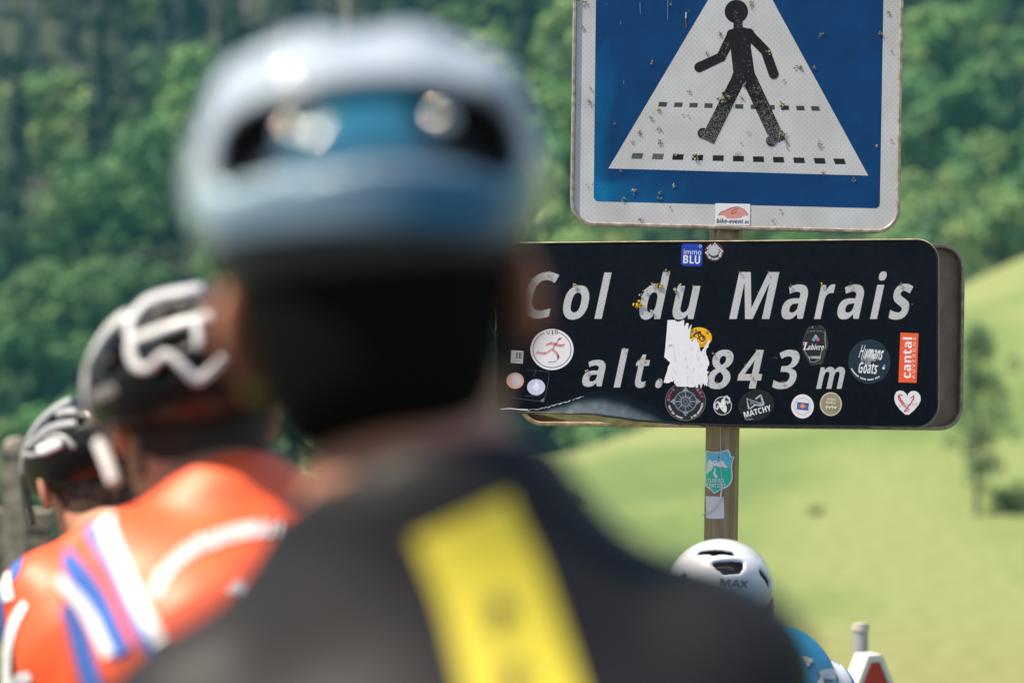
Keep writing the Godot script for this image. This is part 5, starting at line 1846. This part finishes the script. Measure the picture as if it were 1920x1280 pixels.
func riders_orange():
	var yaw := 0.61
	var turn := Basis(Vector3.UP, yaw)
	var da := 2.6
	var neck := put(432, 842, da)
	var nl := Vector3(0, 1.362, -0.125)
	var root := base("person", Vector3.ZERO)
	root.basis = turn
	root.position = Vector3(neck.x - (turn * nl).x, 0, neck.z - (turn * nl).z)
	tag(root, "rider in an orange jersey with curved white lettering beside the nearest rider", "person", "riders waiting at the sign")
	var hb := Basis(Vector3(1, 0, 0), -0.40) * Basis(Vector3(0, 0, 1), 0.05)
	var j := {
		"head": Vector3(0.0, 1.470, -0.235), "hb": hb, "girth": 0.85, "neck1": Vector3(0, 1.415, -0.190), "neck0": nl, "collar": 0.022,
		"sl": Vector3(-0.128, 1.298, -0.125), "sr": Vector3(0.190, 1.308, -0.125), "el": Vector3(-0.115, 1.06, -0.20), "er": Vector3(0.215, 1.06, -0.25),
		"wl": Vector3(-0.15, 0.98, -0.46), "wr": Vector3(0.19, 0.98, -0.49), "chest": Vector3(0, 1.235, -0.06), "waist": Vector3(0, 1.06, 0.05), "hip": Vector3(0, 0.92, 0.11),
		"hl": Vector3(-0.085, 0.88, 0.11), "hr": Vector3(0.085, 0.88, 0.11), "kl": Vector3(-0.13, 0.48, 0.03), "kr": Vector3(0.13, 0.48, 0.02),
		"al": Vector3(-0.15, 0.09, 0.07), "ar": Vector3(0.15, 0.09, 0.06), "tl": Vector3(-0.17, 0.032, -0.10), "tr": Vector3(0.17, 0.032, -0.11)}
	var orange := cloth(lin(0.95, 0.115, 0.028), 0.5)
	var dark_hair := mat(lin(0.020, 0.013, 0.010), 0.8)
	var p := person(root, j, lin(0.50, 0.24, 0.155), dark_hair, orange, mat(lin(0.02, 0.02, 0.025), 0.7), 0.008)
	# the second orange rider, farther left: the same kit before its print is put on
	var other := root.duplicate()
	other.name = numbered("person")
	add_child(other)
	tag(other, "leftmost rider in an orange jersey with a broad white arc on its back", "person", "riders waiting at the sign")
	var sc := 0.91
	other.transform = Transform3D(Basis(Vector3.UP, 0.55).scaled(Vector3.ONE * sc), Vector3(-0.503, 0.01, -3.37))
	(other.get_node("hair") as MeshInstance3D).material_override = curly()
	var white := mat(lin(0.75, 0.75, 0.78), 0.7)
	var blue := mat(lin(0.035, 0.125, 0.46), 0.7)
	var g: Field = p.field
	for s in [[blue, [[176, 962, 22], [205, 982, 26], [245, 1030, 27], [282, 1082, 26], [322, 1145, 28], [350, 1190, 28]]],
			[blue, [[150, 1022, 30], [186, 1052, 40], [223, 1090, 40], [254, 1132, 40], [285, 1180, 40]]],
			[blue, [[160, 1112, 26], [188, 1160, 44], [206, 1210, 54], [222, 1262, 60]]],
			[white, [[178, 930, 22], [212, 948, 30], [245, 999, 30], [282, 1055, 29], [320, 1107, 29], [356, 1158, 27]]],
			[white, [[146, 1066, 24], [190, 1098, 27], [223, 1134, 26], [262, 1186, 24]]]]: obj("sleeve_stripe", ribbon(g, root, da, s[1], Color.WHITE, 0.002 if s[0] == blue else 0.003).mesh(), s[0], p.jersey)
	# curved white lettering, too soft in the photograph to be read: strokes of letter size
	var arc := [[338, 1082], [346, 1062], [357, 1042], [374, 1022], [395, 1007], [420, 996], [448, 987], [472, 982], [496, 979], [520, 978], [544, 979]]
	var lm := MB.new()
	for i in arc.size() - 1:
		for k in 2:
			var t := 0.22 + k * 0.5
			var o := Vector2(arc[i][0], arc[i][1]).lerp(Vector2(arc[i + 1][0], arc[i + 1][1]), t)
			var u := (Vector2(arc[i + 1][0], arc[i + 1][1]) - Vector2(arc[i][0], arc[i][1])).normalized().orthogonal()
			merge(lm, ribbon(g, root, da, [[o.x - u.x * 12, o.y - u.y * 12, 7.5], [o.x + u.x * 12, o.y + u.y * 12, 7.5]], Color.WHITE, 0.0025))
			if k == 0 and i % 4 != 2:
				var e: float = [-11.0, 11.0, 0.0, -4.0, 10.0][i % 5]
				merge(lm, ribbon(g, root, da, [[o.x + u.x * e, o.y + u.y * e, 5], [o.x + u.x * e - u.y * 11, o.y + u.y * e + u.x * 11, 5]], Color.WHITE, 0.0025))
	for s in [[[464, 1070, 10], [478, 1066, 18], [494, 1082, 16], [498, 1096, 6]], [[490, 1078, 12], [512, 1076, 14], [528, 1066, 14]], [[528, 1068, 16], [542, 1058, 12], [552, 1040, 8]], [[556, 1066, 9], [566, 1052, 8]], [[572, 986, 20], [588, 978, 18], [604, 974, 14]]]: merge(lm, ribbon(g, root, da, s, Color.WHITE, 0.0028))
	obj("lettering", lm.mesh(), white, p.jersey).set_meta("kind", "stuff")
	# print on the other jersey
	var oj := other.get_node("jersey") as MeshInstance3D
	for s in [[blue, [[14, 992, 18], [40, 1018, 24], [50, 1052, 22], [44, 1076, 12]]], [blue, [[-12, 1062, 40], [4, 1105, 42], [8, 1160, 44], [-4, 1210, 46]]],
			[white, [[-10, 994, 22], [6, 1018, 26], [24, 1060, 27], [44, 1112, 24]]], [white, [[80, 1114, 16], [56, 1152, 24], [36, 1205, 26], [24, 1250, 28], [14, 1310, 30]]], [white, [[98, 1238, 18], [60, 1258, 24], [24, 1290, 26]]]]: obj("jersey_stripe", ribbon(g, other, 3.45, s[1], Color.WHITE, 0.002 if s[0] == blue else 0.003).mesh(), s[0], oj)
	# helmet of the first: black with white ribs
	var b := Basis(Vector3.UP, yaw) * Basis(Vector3(1, 0, 0), -0.30) * Basis(Vector3(0, 0, 1), 0.08)
	var shiny := gloss(0.42, 0.2)
	shiny.metallic_specular = 0.32
	var black := func(_q: Vector2, _p: Vector3, _n: Vector3) -> Color: return lin(0.007, 0.007, 0.0075)
	var hm := make_helmet("black helmet with thick white ribs and a round rear dial", 352, 706, 2.64, b, Vector3(0.104, 0.094, 0.140), -0.045, [[330, 590, 380, 580, 16, 16], [345, 640, 420, 625, 14, 14], [225, 660, 250, 625, 12, 14], [215, 700, 255, 670, 8, 10], [320, 700, 345, 690, 12, 8], [400, 680, 430, 650, 10, 10]], black, shiny, no_extra)
	var hr: Node3D = hm[0]
	var s: Shell = hm[1]
	var wm := mat(lin(0.62, 0.61, 0.62), 0.35)
	for q in [[[264, 634, 14], [266, 600, 17], [286, 570, 17], [310, 559, 14], [350, 551, 13], [392, 544, 13]], [[262, 640, 17], [300, 630, 18], [341, 616, 17], [380, 604, 17], [420, 595, 17]], [[270, 640, 18], [274, 668, 19], [286, 686, 18], [308, 688, 15], [341, 663, 15], [370, 684, 17], [396, 708, 17], [420, 694, 17], [444, 668, 17]], [[392, 602, 12], [398, 630, 17], [398, 654, 12]], [[254, 592, 20], [226, 606, 21], [200, 630, 18], [178, 660, 20], [160, 690, 21], [152, 726, 26], [156, 776, 24], [172, 822, 20], [190, 846, 15]]]: obj("rib", rib(s, q, 0.0045, Color.WHITE).mesh(), wm, hr)
	obj("logo", rib(s, [[178, 752, 18], [196, 742, 24], [220, 734, 26], [240, 726, 20]], 0.0015, Color.WHITE).mesh(), mat(lin(0.17, 0.165, 0.16), 0.6), hr)
	var dial := MB.new()
	var w := put(401, 754, 2.545) - hr.position
	dial.ball(w, Vector3(0.0095, 0.0095, 0.006), lin(0.32, 0.31, 0.27), 8, 16)
	obj("dial", dial.mesh(), vmat(0.4), hr)
	var cradle := MB.new()
	cradle.tube([put(300, 770, 2.60) - hr.position, put(350, 765, 2.56) - hr.position, w, put(440, 752, 2.57) - hr.position, put(490, 742, 2.62) - hr.position], [0.012, 0.015, 0.018, 0.014, 0.01], 8, Color.WHITE)
	obj("retention_cradle", cradle.mesh(), mat(lin(0.012, 0.012, 0.012), 0.6), hr)
	strap(hr, [put(258, 775, 2.58), put(262, 830, 2.575), put(266, 895, 2.59)], 0.0045, lin(0.012, 0.012, 0.012))
	strap(hr, [put(186, 830, 2.66), put(202, 870, 2.63), put(214, 905, 2.62)], 0.0085, lin(0.50, 0.48, 0.49))
	# helmet of the second: black with grey ribs
	var db := 3.55
	b = Basis(Vector3.UP, 0.55) * Basis(Vector3(1, 0, 0), -0.40) * Basis(Vector3(0, 0, 1), 0.05)
	hm = make_helmet("black helmet with slim grey ribs on the leftmost rider", 172, 856, db, b, Vector3(0.096, 0.086, 0.130), -0.045, [[70, 830, 105, 800, 10, 10], [82, 800, 130, 772, 8, 10], [140, 790, 175, 785, 7, 7], [80, 838, 104, 824, 8, 6]], black, shiny, no_extra)
	hr = hm[0]
	s = hm[1]
	var gm := mat(lin(0.33, 0.335, 0.35), 0.35)
	for q in [[[46, 892, 9], [48, 860, 10], [60, 826, 10], [84, 790, 11], [112, 764, 13], [142, 748, 12]], [[64, 838, 9], [84, 820, 11], [110, 802, 12], [140, 793, 14], [168, 790, 12]], [[122, 776, 10], [145, 770, 12], [165, 770, 12]], [[52, 850, 9], [72, 850, 10], [88, 848, 8]], [[104, 822, 8], [128, 812, 10], [150, 818, 10], [166, 834, 10]]]: obj("rib", rib(s, q, 0.005, Color.WHITE).mesh(), gm, hr)
	obj("side_panel", rib(s, [[88, 842, 18], [106, 836, 24], [126, 828, 24], [142, 826, 14]], 0.004, Color.WHITE).mesh(), mat(lin(0.7, 0.7, 0.72), 0.3), hr)
	strap(hr, [put(148, 872, 3.50), put(172, 880, 3.48), put(194, 884, 3.48)], 0.007, lin(0.6, 0.58, 0.62))
	strap(hr, [put(44, 890, 3.62), put(48, 930, 3.62), put(60, 985, 3.60)], 0.006, lin(0.012, 0.012, 0.012))

func curly() -> StandardMaterial3D:
	var m := mat(lin(0.16, 0.105, 0.065), 0.85)
	m.albedo_texture = noise_tex(91, 0.035, Color(0.10, 0.09, 0.08), Color(1, 1, 1), 256, 3)
	m.uv1_triplanar = true
	m.uv1_scale = Vector3(7, 4, 7)
	return m

func merge(a: MB, b: MB):
	var o := a.v.size()
	a.v.append_array(b.v)
	a.n.append_array(b.n)
	a.c.append_array(b.c)
	for i in b.idx: a.idx.append(i + o)

func rider_white():
	var d := 4.7
	var root := base("person", Vector3(0.405, 0, -4.45))
	tag(root, "rider bent low before the sign pole in a bright blue jersey", "person", "riders waiting at the sign")
	var loc := func(px: float, py: float, dd: float) -> Vector3: return put(px, py, dd) - root.position
	var hb := Basis(Vector3(1, 0, 0), -0.35)
	var j := {
		"head": loc.call(1350, 1125, 4.72), "hb": hb, "neck1": loc.call(1350, 1170, 4.68), "neck0": loc.call(1352, 1236, 4.60), "collar": 0.02,
		"sl": loc.call(1168, 1306, 4.64), "sr": loc.call(1546, 1304, 4.64), "el": loc.call(1120, 1530, 4.78), "er": loc.call(1590, 1525, 4.78),
		"wl": loc.call(1180, 1660, 4.98), "wr": loc.call(1540, 1660, 4.98), "chest": Vector3(0.0, 0.90, -0.06), "waist": Vector3(0, 0.88, 0.14), "hip": Vector3(0, 0.83, 0.30),
		"hl": Vector3(-0.085, 0.80, 0.31), "hr": Vector3(0.085, 0.80, 0.31), "kl": Vector3(-0.13, 0.46, 0.10), "kr": Vector3(0.13, 0.46, 0.09),
		"al": Vector3(-0.15, 0.09, 0.20), "ar": Vector3(0.15, 0.09, 0.19), "tl": Vector3(-0.17, 0.032, 0.03), "tr": Vector3(0.17, 0.032, 0.02)}
	var p := person(root, j, lin(0.5, 0.25, 0.16), mat(lin(0.02, 0.014, 0.01), 0.8), cloth(lin(0.010, 0.30, 0.62), 0.55), mat(lin(0.02, 0.02, 0.02), 0.7), 0.0075)
	var g: Field = p.field
	var white := mat(lin(0.62, 0.62, 0.66), 0.6)
	for s in [[[1476, 1204, 6], [1486, 1207, 8], [1498, 1211, 4]], [[1488, 1231, 4], [1508, 1233, 10], [1530, 1238, 17], [1545, 1242, 16]], [[1498, 1246, 6], [1514, 1255, 20], [1536, 1266, 24], [1552, 1274, 14]], [[1558, 1240, 10], [1568, 1256, 26], [1576, 1276, 34], [1582, 1300, 36]]]: obj("jersey_patch", ribbon(g, root, 4.62, s, Color.WHITE, 0.002).mesh(), white, p.jersey)
	obj("jersey_patch", ribbon(g, root, 4.62, [[1496, 1240, 3], [1514, 1244, 7], [1536, 1251, 5]], Color.WHITE, 0.0026).mesh(), mat(lin(0.004, 0.10, 0.25), 0.6), p.jersey)
	var b := Basis(Vector3(1, 0, 0), -0.28) * Basis(Vector3(0, 1, 0), -0.06)
	var col := func(_q: Vector2, _p: Vector3, _n: Vector3) -> Color: return lin(0.60, 0.61, 0.64)
	var hm := make_helmet("white helmet with black rear vents in front of the sign pole", 1351, 1098, d, b, Vector3(0.103, 0.089, 0.138), -0.042, [[1306, 1027, 1332, 1025, 6, 8], [1332, 1025, 1364, 1027, 8, 6], [1330, 1045, 1382, 1045, 5, 5], [1338, 1051, 1380, 1051, 6, 6], [1348, 1058, 1375, 1057, 6, 6], [1420, 1064, 1438, 1090, 6, 7], [1276, 1072, 1264, 1092, 6, 6]], col, gloss(0.3, 0.8), no_extra, 0.0034)
	var s: Shell = hm[1]
	var art := Art.new(s.lay, 0.0012)
	write(art, "MAX", font_bold, 1340, 1073, 1392, 1086, ph(62, 70, 78), 0.0, 0.12)
	obj("lettering", art.mb.mesh(), vmat(0.5), hm[0])

func build_roadside():
	# low triangular road marker, red with white edges, on a capped post
	var d := 7.0
	var o := put(1642, 640, d)
	o.y = land(o.x, o.z)
	var root := base("roadside_sign", o)
	tag(root, "red triangular roadside sign with white edges on a grey capped post", "sign")
	var k := d / F
	var top := EYE + (640.0 - 1228.0) * k - o.y
	var body := MB.new()
	var tri := func(e: float, lowest: float) -> Array:   # outline of the plate with a blunt apex, drawn in by e
		var h := top - e
		var half := 0.024 - e * 0.45
		return [Vector2(-half, h), Vector2(half, h), Vector2(half + (h - lowest - e) * 0.46, lowest + e), Vector2(-half - (h - lowest - e) * 0.46, lowest + e)]
	var yaw := Basis(Vector3.UP, 0.42)
	var lay := func(p: Vector2, z: float) -> Vector3: return yaw * Vector3(p.x, p.y, z)
	var outer: Array = tri.call(0.0, 0.16)
	var inner: Array = tri.call(0.02, 0.16)
	for i in 4:
		var a: Vector2 = outer[i]
		var b: Vector2 = outer[(i + 1) % 4]
		var m := (a + b) * 0.5 - Vector2(0, 0.35)
		body.flat_quad(lay.call(a, 0.0), lay.call(b, 0.0), lay.call(b, -0.07), lay.call(a, -0.07), yaw * Vector3(m.x, m.y, 0), Color.WHITE)
		var c: Vector2 = inner[i]
		var e: Vector2 = inner[(i + 1) % 4]
		body.flat_quad(lay.call(a, 0.0), lay.call(b, 0.0), lay.call(e, 0.0), lay.call(c, 0.0), Vector3(0, 0, 1), Color.WHITE)
	body.flat_quad(lay.call(outer[0], -0.07), lay.call(outer[1], -0.07), lay.call(outer[2], -0.07), lay.call(outer[3], -0.07), Vector3(0, 0, -1), Color.WHITE)
	obj("white_casing", body.mesh(), mat(lin(0.62, 0.60, 0.55), 0.5), root)
	var red := MB.new()
	red.flat_quad(lay.call(inner[0], -0.003), lay.call(inner[1], -0.003), lay.call(inner[2], -0.003), lay.call(inner[3], -0.003), Vector3(0, 0, 1), Color.WHITE)
	obj("red_face", red.mesh(), mat(lin(0.42, 0.022, 0.006), 0.5), root)
	var post := MB.new()
	var px := (1625.0 - 1642.0) * k
	var ptop := EYE + (640.0 - 1180.0) * k - o.y
	post.tube([Vector3(px, 0, -0.12), Vector3(px, ptop - 0.012, -0.12)], [0.023, 0.023], 16, Color.WHITE)
	obj("post", post.mesh(), mat(lin(0.32, 0.33, 0.34), 0.45, 0.2), root)
	var cap := MB.new()
	cap.tube([Vector3(px, ptop - 0.016, -0.12), Vector3(px, ptop, -0.12), Vector3(px, ptop + 0.004, -0.12)], [0.0265, 0.0265, 0.020], 16, Color.WHITE)
	obj("cap", cap.mesh(), mat(lin(0.45, 0.42, 0.36), 0.6), root)
	# stone parapet and pillar at the left edge
	var sd := 13.0
	var sk := sd / F
	var stone := vmat(0.95)
	stone.albedo_texture = noise_tex(95, 0.03, Color(0.6, 0.58, 0.55), Color(1, 1, 1), 256, 5)
	stone.uv1_triplanar = true
	stone.uv1_scale = Vector3.ONE * 1.5
	var at := put(28, 640, sd)
	at.y = land(at.x, at.z)
	var pil := base("stone_pillar", at)
	tag(pil, "slim pale stone pillar with a rounded cap at the left edge behind the leftmost rider", "pillar")
	var th := EYE + (640.0 - 848.0) * sk - at.y
	var shaft := MB.new()
	shaft.box(Vector3(-0.058, -0.2, -0.058), Vector3(0.058, th, 0.058), lin(0.34, 0.31, 0.26))
	obj("shaft", shaft.mesh(), stone, pil)
	var capm := MB.new()
	capm.box(Vector3(-0.068, th, -0.068), Vector3(0.068, th + 0.03, 0.068), lin(0.40, 0.37, 0.32))
	capm.ball(Vector3(0, th + 0.03, 0), Vector3(0.064, 0.055, 0.064), lin(0.40, 0.37, 0.32), 10, 16)
	obj("cap", capm.mesh(), stone, pil)
	var wall := base("stone_wall", Vector3(at.x - 1.0, 0, at.z - 0.35))
	tag(wall, "low pale stone parapet behind the pillar at the left edge", "wall")
	var wt := EYE + (640.0 - 952.0) * (sd + 0.35) / F
	var rr := RandomNumberGenerator.new()
	rr.seed = 15
	var y := -0.3
	while y < wt - 0.02:
		var hh := minf(rr.randf_range(0.13, 0.2), wt - y)
		var x := -1.2
		while x < 1.12:
			var ww := minf(rr.randf_range(0.18, 0.36), 1.12 - x + 0.02)
			if ww > 0.05:
				var mb := MB.new()
				var t := rr.randf_range(0.8, 1.15)
				mb.box(Vector3(x, y, -0.15 + rr.randf() * 0.02), Vector3(x + ww - 0.012, y + hh - 0.012, 0.13 + rr.randf() * 0.025), Color(0.30 * t, 0.265 * t, 0.215 * t))
				obj("stone", mb.mesh(), stone, wall)
			x += ww
		y += hh
	var core := MB.new()
	core.box(Vector3(-1.19, -0.3, -0.12), Vector3(1.10, wt - 0.02, 0.10), lin(0.2, 0.18, 0.15))
	obj("mortar_core", core.mesh(), stone, wall)
